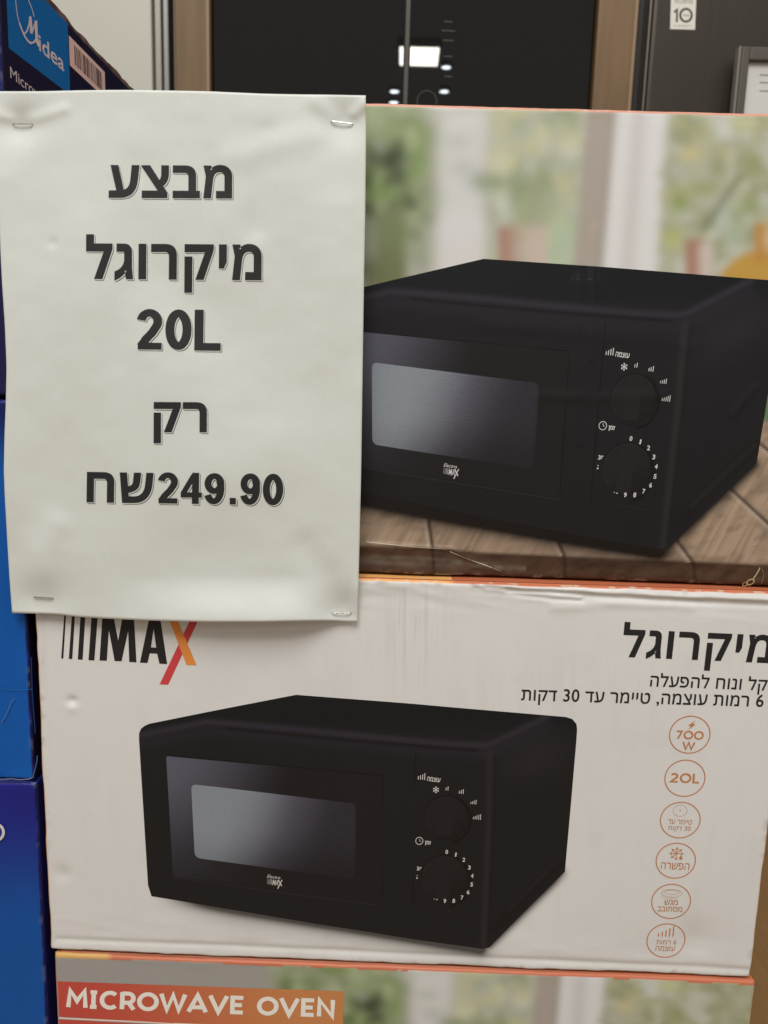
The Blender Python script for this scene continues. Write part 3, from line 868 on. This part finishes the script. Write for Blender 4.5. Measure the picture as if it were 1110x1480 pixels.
def b4(g, x, z):
    for q in range(8):
        an = math.pi/4*q
        if q == 7: continue
        g.line([(x, z+5.3), (x+5*math.cos(an), z+5.3+4.9*math.sin(an))], .5, BO, 1)
        g.line([(x+3.3*math.cos(an+.3), z+5.3+3.3*math.sin(an+.3)), (x+4.1*math.cos(an), z+5.3+4.1*math.sin(an)), (x+3.3*math.cos(an-.3), z+5.3+3.3*math.sin(an-.3))], .5, BO, 2)
    g.poly([(x+3.2+1.1*math.cos(t), z+2+1.2*math.sin(t)+(.9 if 1.2 < t < 2 else 0)) for t in np.linspace(0, 6.28, 14)[:-1]], BO, 1)
    T(g, vis("הפשרה"), x, z, -9.6, 9.6, -6.4, 4.9)
def b5(g, x, z):
    g.ring(x, z+6.2, 7, 2.9, .25, BO2, 1); g.ring(x, z+7, 5, 1.5, .2, BO2, 2); g.line([(x-6.6, z+3.2), (x-2, z+2.3), (x+4, z+2.8)], .2, BO2, 2)
    T(g, vis("מגש"), x, z, -4.5, 4.7, -2.6, 3.8, BO2, .012); T(g, vis("מסתובב"), x, z, -8.8, 8.2, -7.7, 3.8, BO2, .012)
def b6(g, x, z):
    for i, h in enumerate((2.4, 3.6, 5.0, 6.6, 8.2)): g.line([(x-5.6+i*2.5, z+3.1), (x-5.6+i*2.5, z+3.1+h)], .8, BO, 1)
    T(g, vis("6 רמות"), x, z, -6.6, 7.4, -2.9, 3.5, BO2, .006); T(g, vis("עוצמה"), x, z, -6.7, 7, -8, 3.6, BO2, .012)
for (cx, cy), fn in zip(((997, 1062), (990, 1125), (983.3, 1185.5), (976.8, 1244.2), (970, 1303), (963, 1360)), (b1, b2, b3, b4, b5, b6)):
    badge(cx, cy, fn)

# ---- top carton and the carton under the middle one: the same art
def art_carton(O, name, label, fold, seed):
    root = empty(name, O, label, "cardboard box", "microwave cartons in one stack")
    return root
top = empty("microwave_carton", O_top, "topmost microwave carton, printed with a black oven on a wooden table before a blurred window", "cardboard box", "microwave cartons in one stack")
side4 = (OR, OR, OR, alb([150, 120, 85]), WC)
carton(top, BW, BHT, BD, BR, photo_front, lambda X, Z: np.where((Z > BHT*.5)[..., None], alb([186, 126, 102]), alb([70, 48, 36])), side4, disp_top, .00125, M_gloss, .0003, 7, fw_=.0019)
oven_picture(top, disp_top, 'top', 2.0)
# banner, given where it shows on the lower carton
pll = placer_px(disp_top, loc_low)
g = Print(pll)
def ban(px, py):
    return lerp(np.tile(alb([182, 72, 58]), px.shape+(1,)), alb([188, 122, 72]), sm(110, 470, px))
g.poly([(84, 1417), (497.5, 1432.5), (495, 1492), (86, 1468)], ban, 1, 10)
g.poly([(86, 1472), (495, 1494), (494, 1530), (88, 1516)], ban, 1, 10)
g.build("banner_print", M_ink, top)
g = Print(pll)
g.strokes("MICROWAVE OVEN", (98, 1454), (483, 1469.5), 24.5, .235, alb([236, 214, 196]), 2)
g.line([(86, 1470), (495, 1490.5)], 2.2, alb([222, 196, 178]), 2)
g.build("banner_lettering", M_ink, top)
# torn scrap of card at the right lower corner of the top carton
g = Print(placer_px(disp_top, loc_top))
CR = alb([172, 150, 108])
g.line([(1098, 820), (1093, 829), (1088, 836)], 1.6, CR, 3); g.ring(1084, 841, 5.5, 3.6, 1.6, CR, 3, rot=-.5); g.ring(1077, 844, 4, 2.5, 1.3, alb([150, 128, 90]), 3, rot=-.4)
g.line([(1101, 822), (1103, 832), (1100, 843)], 1.2, alb([110, 92, 62]), 3)
g.build("torn_scrap", M_ink, top)
for pts in ([(530, 783), (560, 786), (598, 790), (645, 793)], [(650, 797), (672, 806), (700, 816), (724, 826)], [(1082, 790), (1092, 786)]):
    g = Print(placer_px(disp_top, loc_top)); g.line(pts, 1.0, alb([176, 160, 136]), 3); g.build("scuff_mark", M_ink, top)

low = empty("microwave_carton", O_low, "lowest microwave carton in the stack, with the words MICROWAVE OVEN on a red banner", "cardboard box", "microwave cartons in one stack")
for ch in list(top.children):
    c = ch.copy(); COL.objects.link(c); c.parent = low
    if ch.name.startswith(("scuff", "torn_scrap")): bpy.data.objects.remove(c)
# its front fold is yellow-orange then red-orange: a repainted copy of the sheet
fp = [c for c in low.children if c.name.startswith("front_panel")][0]
fp.data = fp.data.copy()
ca = fp.data.color_attributes["Col"]; n = len(fp.data.vertices)
arr = np.zeros(n*4, np.float32); ca.data.foreach_get("color", arr); arr = arr.reshape(-1, 4)
co = np.zeros(n*3, np.float32); fp.data.vertices.foreach_get("co", co); co = co.reshape(-1, 3)
mk = (co[:, 2] > BHT-BR*1.0)
arr[mk, :3] = fold_orange_b(co[mk, 0], co[mk, 2]); ca.data.foreach_set("color", arr.ravel())
for c in low.children:
    if c.name.startswith("top_flap"):
        pass

# ------------------------------------------------------------------ price sheet stapled over the cartons
def sign_depth(px, py):
    """distance of the sheet in front of Y = 0, before the carton faces"""
    d = .0062+0*px
    d = d+.0035*gau(px, py, 250, 560, 230, 260)
    d = d+.0032*gau(px, py, 120, 400, 80, 200, .25)+.0026*gau(px, py, 430, 290, 75, 150, -.4)-.0026*gau(px, py, 290, 450, 60, 130, -.7)+.0022*gau(px, py, 330, 690, 120, 70, -.3)
    d = d-.0030*gau(px, py, 32, 178, 30, 26)-.0028*gau(px, py, 495, 176, 34, 28)
    d = d-.0030*gau(px, py, 62, 862, 34, 28)-.0030*gau(px, py, 494, 886, 34, 28)
    # creases running from the staples
    for pts, a, s in (([(32, 170), (30, 132)], .0011, 11), ([(50, 172), (92, 158)], .0009, 9), ([(14, 172), (-20, 160)], .0008, 8),
                      ([(480, 168), (455, 146)], .0009, 12), ([(512, 165), (526, 150)], .0011, 8), ([(470, 190), (330, 230)], .0008, 20),
                      ([(66, 850), (62, 800), (80, 760)], .0014, 20), ([(490, 872), (470, 830), (440, 790)], -.001, 22), ([(512, 880), (520, 850)], .0007, 8),
                      ([(385, 190), (372, 330)], -.0009, 16), ([(495, 300), (470, 520)], .0008, 30), ([(200, 250), (170, 520)], -.0006, 28)):
        d = d+a*np.exp(-(segdist(px, py, pts)/s)**2)
    d = d+.0006*(fbm(px/80, py/80, 91, 3)-.5)*2
    d = d+.0075*sm(830, 905, py)*sm(110, 330, px)*sm(505, 410, px)          # lower edge stands off
    d = d+.0030*sm(60, -10, px)*sm(180, 260, py)*sm(860, 700, py)
    d = d-dent(px, py, 76, 351, 7, .0006)
    return d
def sign_point(px, py, lay):
    return PY(px, py, -sign_depth(px, py)-lay)
Lf = np.array([(-4, 132), (-3, 180), (-2, 250), (-1, 320), (1, 370), (3, 410), (7, 470), (9.5, 530), (8.5, 580), (6.5, 630), (5.5, 680), (7, 720), (8.5, 745), (11, 790), (14, 840), (17.5, 886)], float)
Rt = np.array([(528.5, 138), (529, 200), (528, 300), (526, 410), (524, 540), (522, 680), (519.5, 790), (518, 850), (516.5, 899)], float)
Tp = np.array([(-4, 132), (60, 132), (120, 130.5), (180, 130), (250, 131), (300, 132), (380, 135.5), (430, 136.5), (480, 137), (528.5, 138)], float)
Bt = np.array([(17.5, 886), (60, 887), (85, 888), (110, 891.5), (150, 894), (220, 897), (300, 899), (380, 898.8), (440, 897.5), (480, 897.3), (516.5, 899)], float)
def cur(P, t):
    s = np.concatenate([[0], np.cumsum(np.hypot(*np.diff(P, axis=0).T))]); s /= s[-1]
    return np.stack([np.interp(t, s, P[:, 0]), np.interp(t, s, P[:, 1])], -1)
nu, nv = 150, 210
u = np.linspace(0, 1, nu); v = np.linspace(0, 1, nv)
U, Vv = np.meshgrid(u, v)
def smooth(a):
    for _ in range(6):
        a[1:-1] = (a[:-2]+2*a[1:-1]+a[2:])/4
    return a
cl, cr, ct, cb = smooth(cur(Lf, v)), smooth(cur(Rt, v)), smooth(cur(Tp, u)), smooth(cur(Bt, u))
Pq = (1-U)[..., None]*cl[:, None]+U[..., None]*cr[:, None]+(1-Vv)[..., None]*ct[None]+Vv[..., None]*cb[None] \
    - ((1-U)*(1-Vv))[..., None]*cl[0]-(U*(1-Vv))[..., None]*cr[0]-((1-U)*Vv)[..., None]*cl[-1]-(U*Vv)[..., None]*cr[-1]
sx, sy = Pq[..., 0], Pq[..., 1]
root = empty("price_sheet", tuple(PY(262, 892, -.006)), "white paper price sheet with black Hebrew lettering and 249.90, stapled over the cartons", "sign")
ro = np.array(root.location)
FR = sign_point(sx, sy, 0.0).reshape(-1, 3)-ro
BK = sign_point(sx, sy, -.00012).reshape(-1, 3)-ro
idx = np.arange(nu*nv).reshape(nv, nu)
q = np.stack([idx[:-1, :-1], idx[1:, :-1], idx[1:, 1:], idx[:-1, 1:]], -1).reshape(-1, 4)
rim = list(idx[0])+list(idx[1:, -1])+list(idx[-1, ::-1][1:])+list(idx[::-1, 0][1:-1])
rimf = [(rim[i], rim[(i+1) % len(rim)], rim[(i+1) % len(rim)]+nu*nv, rim[i]+nu*nv) for i in range(len(rim))]
PC = alb([199, 197, 184])
mesh_obj("paper", np.concatenate([FR, BK]), [tuple(f) for f in q]+[tuple(f[::-1]+nu*nv) for f in q]+rimf, M_paper, root, np.tile(PC, (2*nu*nv, 1)), smooth=True)
def sp(px, py, lay): return sign_point(px, py, lay)-ro
INK = alb([38, 37, 37]); SH = alb([44, 42, 42])
def sign_text(s, A, B, h, off, dx=2.0, dy=2.2, sp_=1.0):
    g = Print(sp)
    g.text(s, A, B, h, SH, 1, off, bold_shift=(dx, dy), L=9, space=sp_)
    g.text(s, A, B, h, PC, 2, off, bold_shift=(dx*.5+.3, dy*.5+.3), L=9, space=sp_)
    g.text(s, A, B, h, INK, 3, off, L=9, space=sp_)
    return g.build("lettering", M_toner, root)
sign_text(vis("מבצע"), (157, 283.5), (335.5, 284.5), 46, .034, sp_=1.13)
sign_text(vis("מיקרוגל"), (124, 400.5), (378, 402.5), 62, .034, sp_=1.12)
g = Print(sp)
for c_, lay, o_ in ((SH, 1, (2.0, 2.2)), (PC, 2, (1.25, 1.35)), (INK, 3, (0, 0))): bold_marks(g, "20L", (197, 505), (319, 506.5), 58.5, c_, lay, o_)
g.build("lettering", M_toner, root)
sign_text(vis("רק"), (222, 622.5), (299, 622.8), 41.5, .034, sp_=1.12)
g = Print(sp)
for c_, lay, o_ in ((SH, 1, (2.0, 2.2)), (PC, 2, (1.25, 1.35)), (INK, 3, (0, 0))):
    g.text(vis("שח"), (125, 724), (221.5, 725.5), 42, c_, lay, .03, bold_shift=o_, L=9, space=1.1)
    bold_marks(g, "249", (227.5, 727.5), (325, 729), 45, c_, lay, o_); bold_marks(g, "90", (347, 729.3), (409, 730.5), 45.5, c_, lay, o_)
for lay, c_, o_ in ((1, SH, 2.4), (2, PC, 1.5), (3, INK, 0)): g.poly([(332+o_, 719.5+o_), (341+o_, 719.8+o_), (341+o_, 729.3+o_), (332+o_, 729+o_)], c_, lay)
g.build("lettering", M_toner, root)
for (x0, y0), (x1, y1) in (((17.5, 178.5), (46.5, 179)), ((478.5, 175), (510, 179.3)), ((48, 862.5), (77, 864.5)), ((480, 886.5), (508, 886))):
    a = sign_point(np.array(x0), np.array(y0), .0009)-ro; b = sign_point(np.array(x1), np.array(y1), .0009)-ro
    a2 = a+np.array([0, .0055, -.0001]); b2 = b+np.array([0, .0055, -.0001])
    ta, tb = a+(b-a)*.05, b-(b-a)*.05
    tube("staple", [a2, a+np.array([0, .0008, 0]), ta, tb, b+np.array([0, .0008, 0]), b2],   .00036, M_steel, root)

# ------------------------------------------------------------------ blue cartons at the left
NAVY = alb([20, 18, 46]); BLUE = alb([0, 84, 152]); DBL = alb([24, 36, 100])
def disp_blue(x, z): return (fbm(x*10+3, z*10, 71, 2)-.5)*.0016+sm(.02, 0, z)*(fbm(x*30, z*60, 73, 2)-.5)*.002
BWb, BHb, BDb = .46, .2545, .34
XR = -.0052
def front_blue_mid(X, Z):
    t = sm(BHb-.005, BHb-.05, Z); c = lerp(np.tile(alb([14, 26, 80]), X.shape+(1,)), alb([0, 78, 146]), t)
    return c*(.9+.2*fbm(X*30, Z*8, 5, 3)[..., None])
def front_blue_low(X, Z):
    t = sm(BHb-.01, BHb-.12, Z); c = lerp(np.tile(alb([28, 32, 112]), X.shape+(1,)), alb([0, 74, 140]), t)
    return c*(.9+.2*fbm(X*30, Z*8, 6, 3)[..., None])
def front_blue_top(X, Z):
    c = lerp(np.tile(alb([14, 50, 130]), X.shape+(1,)), alb([26, 22, 60]), sm(.2, .16, Z)); return c*(.9+.2*fbm(X*30, Z*8, 7, 3)[..., None])
def fold_blue(X, Z): return np.tile(alb([30, 34, 92]), X.shape+(1,))*(.8+.9*sm(.5, .8, fbm(X*150, Z*150, 9, 3))[..., None])
for zb, fcol, lab, rc, sd, yb in ((.6405-BHb, front_blue_top, "dark blue appliance carton topmost at the left, with cyan side panel and barcode sticker", NAVY, 11, .004),
                              (.128+.0008, front_blue_mid, "bright blue carton at the left edge, middle of its stack, touching the white logo carton", alb([16, 22, 56]), 13, .001),
                              (.128-BHb-.0012, front_blue_low, "violet-blue carton at the lower left, lowest of its stack with one white letter end", DBL, 15, -.001)):
    dx = -.0012 if sd == 13 else (.0006 if sd == 15 else -.001)
    rt = empty("appliance_carton", (XR-BWb+dx, yb, zb), lab, "cardboard box", "blue cartons stacked at the left")
    carton(rt, BWb, BHb, BDb, .002, fcol, fold_blue, (NAVY, rc, DBL, DBL, NAVY), disp_blue, .002, M_gloss, .0006, sd, .35, (.3, .34, .45))
    if sd == 11:
        top_blue = rt
    if sd == 13:
        g = Print(lambda px, py, lay, rt=rt: PY(px, py, rt.location.y-.0012-lay)-np.array(rt.location))
        SC = alb([70, 104, 150]); random.seed(2)
        g.line([(-10, 1125), (4, 1126.5), (16, 1125.5), (28, 1127), (42, 1126), (47, 1123.5)], 1.5, alb([108, 116, 150]), 2)
        g.line([(47, 1123), (50, 1114), (53, 1102), (54, 1092)], 1.0, SC, 2); g.line([(2, 1045), (9, 1033), (17, 1014), (21, 1009)], 1.2, SC, 2)
        g.line([(-5, 994), (10, 996), (26, 997), (47, 996)], 1.0, alb([30, 92, 150]), 2); g.line([(45, 950), (46.5, 1000), (51, 1060)], 1.2, alb([14, 52, 110]), 2)
        g.build("scuff_mark", M_ink, rt)
    if sd == 15:
        g = Print(lambda px, py, lay, rt=rt: PY(px, py, rt.location.y-.0012-lay)-np.array(rt.location))
        g.ring(-6, 1203, 11, 11.5, 4.2, alb([196, 186, 176]), 2, 28)
        g.build("lettering", M_ink, rt)
tb = np.array(top_blue.location); XS = tb[0]+BWb
def side_place(px, py, lay):
    return PX(px, py, XS+lay+4e-5)-tb
def yz_place(y, z, lay):       # metres along depth and height on the side
    return np.stack([np.full(np.shape(y), XS+lay+4e-5), np.asarray(y), np.asarray(z)], -1)-tb
g = Print(yz_place, flip=False)
g.poly([(.0145, .5905), (.1045, .5935), (.1045, .6395), (.0145, .6395)], alb([0, 98, 160]), 1)
g.poly([(.1045, .59), (.335, .59), (.335, .6385), (.1045, .6385)], alb([16, 16, 44]), 1)
g.build("side_print", M_gloss, top_blue)
WM = alb([184, 186, 186])
g = Print(side_place)
# brush-drawn M inside an open ring, then "idea"
g.line([(34.5, 49.5), (39, 45), (42, 35), (43.6, 23.5)], 2.2, WM, 2); g.line([(43.6, 24), (44.6, 36), (45.6, 48)], 3.8, WM, 3); g.line([(45.6, 49), (48.5, 40), (51.8, 29.5)], 2.2, WM, 4); g.line([(51.8, 30), (52.4, 46), (53.6, 60), (57, 67.5)], 4.0, WM, 5)
g.line([(22.5, -12), (22.8, 4), (25, 22), (28, 33)], 1.1, WM, 3); g.line([(28, 33), (31.5, 43), (36, 53), (40.5, 59.5)], 2.2, WM, 4); g.line([(40.5, 59.5), (44.5, 62.5), (49, 61), (52.5, 56)], 2.8, WM, 5); g.line([(38, -8), (41.5, 1), (46, 12), (49.3, 24)], 1.1, WM, 3)
g.build("logo_print", M_ink, top_blue)
g = Print(yz_place, flip=False)
p0 = side_place(np.array(56.), np.array(72.), 0)+tb; p1 = side_place(np.array(92.5), np.array(103.5), 0)+tb
g.text("idea", (p0[1], p0[2]), (p1[1], p1[2]), .0098, WM, 2, .012, up=(0, 1))
g.build("lettering", M_ink, top_blue); g = Print(yz_place, flip=False)
p0 = side_place(np.array(14.8), np.array(112.), 0)+tb; zb = p0[2]
g.text("Microwave", (p0[1], zb), (p0[1]+.058, zb), .0062, WM, 2, .0, up=(0, 1))
g.build("lettering", M_ink, top_blue)
# barcode label
q0 = [side_place(np.array(float(a)), np.array(float(b)), 0)+tb for a, b in ((99, 51), (151, 107), (99, 93), (135, 131))]
g = Print(yz_place, flip=False)
y0, y1 = q0[0][1], q0[1][1]; zt, zbm = q0[0][2], q0[2][2]
g.poly([(y0, zbm), (y1, zbm), (y1, zt), (y0, zt)], alb([196, 178, 166]), 3)
random.seed(9); yy = y0+.009
while yy < y1-.006:
    wd = random.choice([.0005, .0009, .0013, .0018]); 
    g.poly([(yy, zbm+.0035), (yy+wd, zbm+.0035), (yy+wd, zt-.003), (yy, zt-.003)], alb([62, 52, 50]), 4); yy += wd+random.choice([.0006, .0011, .0016])
g.build("barcode_label", M_card, top_blue)
# loose plastic wrap standing up along the upper edge of that side
V = []; Fc = []; nn = 60
for i in range(nn+1):
    y = .03+(.30)*i/nn; h = .0022+.0035*float(fbm(y*70, 1.0, 5, 3)); x = XS-.001+.0015*float(fbm(y*60, 4.0, 8, 3))
    V += [(x, y, .6385), (x+.0006, y, .6385+h)]
for i in range(nn): Fc.append((2*i, 2*i+2, 2*i+3, 2*i+1))
V = np.array(V)-tb
wr = mesh_obj("torn_edge", V, Fc, M_card, top_blue, np.tile(alb([92, 80, 74]), (len(V), 1))*(.4+1.3*np.array([vnoise(v[1]*190, 2.0, 6) for v in V]))[:, None])
sol = wr.modifiers.new("thick", 'SOLIDIFY'); sol.thickness = .0006

# ------------------------------------------------------------------ floor and the appliances behind
ZF = O_low[2]-.0003
m, N, L_, b = new_mat("floor_laminate"); M_floor = m
tc = N.new('ShaderNodeTexCoord'); mp = N.new('ShaderNodeMapping'); mp.inputs['Scale'].default_value = (30, 3, 1)
n = N.new('ShaderNodeTexNoise'); n.inputs['Scale'].default_value = 4; n.inputs['Detail'].default_value = 8
r = N.new('ShaderNodeValToRGB'); r.color_ramp.elements[0].color = (.19, .105, .04, 1); r.color_ramp.elements[1].color = (.30, .18, .075, 1)
L_.new(tc.outputs['Object'], mp.inputs[0]); L_.new(mp.outputs[0], n.inputs['Vector']); L_.new(n.outputs['Fac'], r.inputs['Fac']); L_.new(r.outputs['Color'], b.inputs['Base Color'])
b.inputs['Roughness'].default_value = .4
fl = box("floor", (-4, -4, ZF-.03), (5, 4, ZF), M_floor); fl['kind'] = 'structure'

YB = .75
def bx(px, Y=YB): return float(PY(float(px), 60.0, Y)[0])
M_white = flat_mat("white_enamel", tuple(alb([172, 166, 148])), .4)
M_trim = flat_mat("grey_trim", (.26, .27, .27), .35, .6)
M_wood = flat_mat("oak_veneer", (.155, .092, .04), .5, var=.28, vscale=3, stretch=(14, 14, 1.2), bump=(60, .1, .001))
M_edge = flat_mat("wood_edge", (.26, .17, .1), .45)
M_black = flat_mat("black_glass", (.006, .006, .006), .012, spec=.5)
M_dark = flat_mat("dark_steel", (.036, .029, .023), .34, .15, var=.15, vscale=300, stretch=(1, 1, .02))
M_gap = flat_mat("dark_gasket", (.006, .006, .006), .6)
ZT = 1.75
# white cabinet
c1 = empty("white_cabinet", (bx(60), YB, ZF), "plain white cabinet standing behind the dark blue carton, grey trim along its right edge", "cabinet")
def rel(rt, lo, hi): 
    l = np.array(rt.location); return tuple(np.array(lo)-l), tuple(np.array(hi)-l)
def rbox(nm, rt, x0, x1, y0, y1, z0, z1, mat, bev=.0):
    lo, hi = rel(rt, (x0, y0, z0), (x1, y1, z1)); return box(nm, lo, hi, mat, rt, bev)
rbox("body", c1, bx(-60), bx(222), YB+.02, YB+.5, ZF, ZT, M_white, .002)
rbox("door", c1, bx(-60), bx(219), YB, YB+.018, ZF+.05, ZT, M_white, .003)
rbox("trim", c1, bx(223.5), bx(232), YB+.002, YB+.5, ZF, ZT, flat_mat("aluminium_trim", (.33, .315, .28), .35, .3), .001)
rbox("trim", c1, bx(233.5), bx(242), YB+.006, YB+.5, ZF, ZT, M_trim, .002)
# wooden housing with black glass door
c2 = empty("wooden_housing", (bx(275), YB, ZF), "tall wood veneer housing with two posts around the black glass appliance", "furniture")
rbox("post", c2, bx(252), bx(302), YB, YB+.55, ZF, ZT, M_wood, .002)
rbox("edge_strip", c2, bx(298.5), bx(302)+.0006, YB-.0012, YB+.012, ZF, ZT, M_edge)
rbox("edge_strip", c2, bx(252)-.0006, bx(254.5), YB-.0012, YB+.012, ZF, ZT, flat_mat("wood_shadow_edge", (.1, .065, .035), .5))  # darker copy of the wood edge: shade put into its colour
rbox("post", c2, bx(862), bx(917), YB, YB+.55, ZF, ZT, M_wood, .002)
rbox("edge_strip", c2, bx(914), bx(918.5), YB-.0015, YB+.012, ZF, ZT, M_edge)
rbox("back_board", c2, bx(302), bx(862), YB+.53, YB+.55, ZF, ZT, M_wood)
c3 = empty("glass_fridge", (bx(582), YB+.02, ZF), "black glass two-door appliance reflecting the shop lamps, between the wooden posts", "refrigerator")
x0, xs, x1 = bx(304), bx(588.5), bx(860)
rbox("body", c3, x0, x1, YB+.05, YB+.5, ZF+.02, ZT, M_gap)
rbox("door", c3, x0, xs-.0035, YB+.015, YB+.045, ZF+.03, ZT, M_black, .0015)
rbox("door", c3, xs+.0035, x1, YB+.015, YB+.045, ZF+.03, ZT, M_black, .0015)
rbox("door_seam", c3, xs-.003, xs+.003, YB+.018, YB+.045, ZF+.03, ZT, flat_mat("seam_metal", (.05, .043, .034), .5))
place3 = lambda px, py, lay: PY(px, py, YB+.015-lay-3e-4)-np.array(c3.location)
for y, wd_ in ((31, 6), (44, 10), (58, 8), (81, 6), (110, 6)):
    g = Print(place3); g.line([(648-wd_, y), (648+wd_, y+.8)], 1.6, (.05, .046, .04), 1); g.build("grey_mark", M_ink, c3)  # short grey dashes laid on the right-hand glass door
g = Print(place3); g.ring(617, 146, 14, 15, 1.8, (.02, .021, .026), 1); g.build("faint_ring", M_ink, c3)  # faint thin ring laid on the same glass
# dark fridge at the right
c4 = empty("steel_fridge", (bx(1020), YB, ZF), "dark brown-grey steel refrigerator with small round-number sticker at the upper right", "refrigerator")
rbox("body", c4, bx(927), bx(1500), YB+.035, YB+.6, ZF+.03, ZT, flat_mat("fridge_side", (.022, .021, .02), .5), .004)
rbox("door", c4, bx(940), bx(1500), YB, YB+.03, ZF+.06, ZT, M_dark, .006)
rbox("door_edge", c4, bx(936.5), bx(939.3), YB+.003, YB+.03, ZF+.06, ZT, flat_mat("bright_edge", (.2, .185, .16), .3, .6), .0005)
rbox("plinth", c4, bx(930), bx(1500), YB+.05, YB+.06, ZF, ZF+.03, M_gap)
g = Print(lambda px, py, lay: PY(px, py, YB-lay-4e-4)-np.array(c4.location))
g.poly([(970.5, -30), (1007.5, -30), (1004.5, 43), (968.5, 42)], alb([196, 190, 172]), 1)
KK = alb([60, 54, 48])
g.line([(974.5, 18), (978.6, 14), (978.2, 32)], 3.0, KK, 2); g.ring(991.5, 22, 8.3, 9.2, 3.2, KK, 2, 30); g.text("YEARS", (986.8, 23.4), (996.5, 23.6), 2.6, KK, 2, .0)
g.text("WARRANTY", (973, 38.5), (999, 39), 2.6, alb([130, 124, 112]), 2, .0)
g.text("INVERTER", (976, 5), (1002, 5.4), 3.2, alb([110, 102, 92]), 2, .0); g.text("LINEAR", (975, .5), (1003, 1), 5.5, KK, 2, .01)
g.build("sticker", M_ink, c4)
# framed notice at the right edge
c5 = empty("notice_frame", tuple(PY(1090, 165, YB-.03)), "grey framed white notice at the upper right edge, before the steel refrigerator", "sign")
l5 = np.array(c5.location)
def px5(px, py, Y=YB-.03): return PY(float(px), float(py), Y)
xa, xb, xc = px5(1067, 120)[0], px5(1078.5, 120)[0], px5(1160, 120)[0]
za, zb2 = px5(1090, 69)[2], px5(1090, 88)[2]; zlow = px5(1090, 260)[2]
for x0_, x1_, z0_, z1_ in ((xa, xb, zlow, za), (xb+.0003, xc, zb2, za), (xc+.0003, xc+.01, zlow, za), (xb+.0003, xc, zlow, zlow+.015)):
    box("frame_rail", (x0_-l5[0], -.004, z0_-l5[2]), (x1_-l5[0], .012, z1_-l5[2]), flat_mat("frame_grey", (.085, .078, .07), .4) if 'M_fr' not in globals() else M_fr, c5, .0015)
box("highlight_rail", (xa-.004-l5[0], -.002, zlow-l5[2]), (xa-.0005-l5[0], .012, za+.001-l5[2]), flat_mat("frame_highlight", (.2, .19, .17), .35), c5, .0008)  # lighter copy of the frame grey stands in for a highlight
box("paper", (xb+.0006-l5[0], .004, zlow+.016-l5[2]), (xc-.0004-l5[0], .006, zb2-.0004-l5[2]), flat_mat("notice_paper", tuple(alb([186, 182, 170])), .7), c5)
g = Print(lambda px, py, lay: PY(px, py, YB-.03+.004-lay-4e-4)-l5)
for y in (108, 119, 131): g.line([(1098, y), (1150, y+2)], 1.2, alb([120, 112, 100]), 1)
g.build("lettering", M_ink, c5)
# bracket that holds the notice against the fridge door
box("bracket", (0, .0125, -.02), (.03, .0295, .02), M_gap, c5)

# ------------------------------------------------------------------ shop ceiling lamps seen mirrored in the black glass
def emit(name, c, s):
    m = bpy.data.materials.new(name); m.use_nodes = True; nt = m.node_tree; nt.nodes.clear()
    e = nt.nodes.new('ShaderNodeEmission'); o = nt.nodes.new('ShaderNodeOutputMaterial')
    e.inputs[0].default_value = (*c, 1); e.inputs[1].default_value = s; nt.links.new(e.outputs[0], o.inputs[0]); return m
M_e1 = emit("panel_glow", (1, .97, .86), 42); M_e2 = emit("downlight_glow", (.85, .95, 1), 45)
M_house = flat_mat("lamp_housing", (.5, .5, .48), .5)
ZC = 2.6
def mirror(px, py):
    h = PY(float(px), float(py), YB+.015); d = h-C; d = d*np.array([1, -1, 1]); return h+d*((ZC-h[2])/d[2])
a, b2_, c_, d_ = mirror(578, 80), mirror(633, 85), mirror(605, 69), mirror(605, 95)
cxp, cyp = (a[0]+b2_[0])/2, (c_[1]+d_[1])/2; hw, hd = abs(b2_[0]-a[0])/2, abs(c_[1]-d_[1])/2
lp = empty("ceiling_panel_light", (cxp, cyp, ZC), "white square ceiling panel lamp seen mirrored in the black glass", "ceiling light")
box("housing", (-hw-.02, -hd-.02, .003), (hw+.02, hd+.02, .06), M_house, lp, .004)
box("diffuser", (-hw, -hd, 0), (hw, hd, .002), M_e1, lp)
for i, (q, lab) in enumerate((((570, 132), "round downlight mirrored left of the glass seam, upper of two"), ((642, 132), "round downlight mirrored low at the right of the glass seam"),
                             ((569, 148), "round downlight mirrored lowest at the left of the glass seam"), ((645, 97), "round downlight mirrored right below the bright panel lamp"))):
    p = mirror(*q); e = abs(mirror(q[0]+6.6, q[1])[0]-p[0])
    dl = empty("downlight", tuple(p), lab, "ceiling light", "downlights mirrored in the black glass")
    for nm, r0_, r1_, z0_, z1_, mt in (("lamp", 0, e, 0, .002, M_e2), ("rim", e, e*1.35, -.004, .03, M_house)):
        bm = bmesh.new(); nseg = 24; rings = []
        for (r_, z_) in ((r0_, z0_), (r1_, z0_), (r1_, z1_), (r0_, z1_)):
            rings.append([bm.verts.new((max(r_, 1e-4)*math.cos(2*math.pi*k/nseg), max(r_, 1e-4)*math.sin(2*math.pi*k/nseg), z_)) for k in range(nseg)])
        for k4 in range(4):
            for k in range(nseg): bm.faces.new((rings[k4][k], rings[k4][(k+1) % nseg], rings[(k4+1) % 4][(k+1) % nseg], rings[(k4+1) % 4][k]))
        me = bpy.data.meshes.new(nm); bm.to_mesh(me); bm.free(); me.materials.append(mt)
        o = bpy.data.objects.new(nm, me); COL.objects.link(o); o.parent = dl
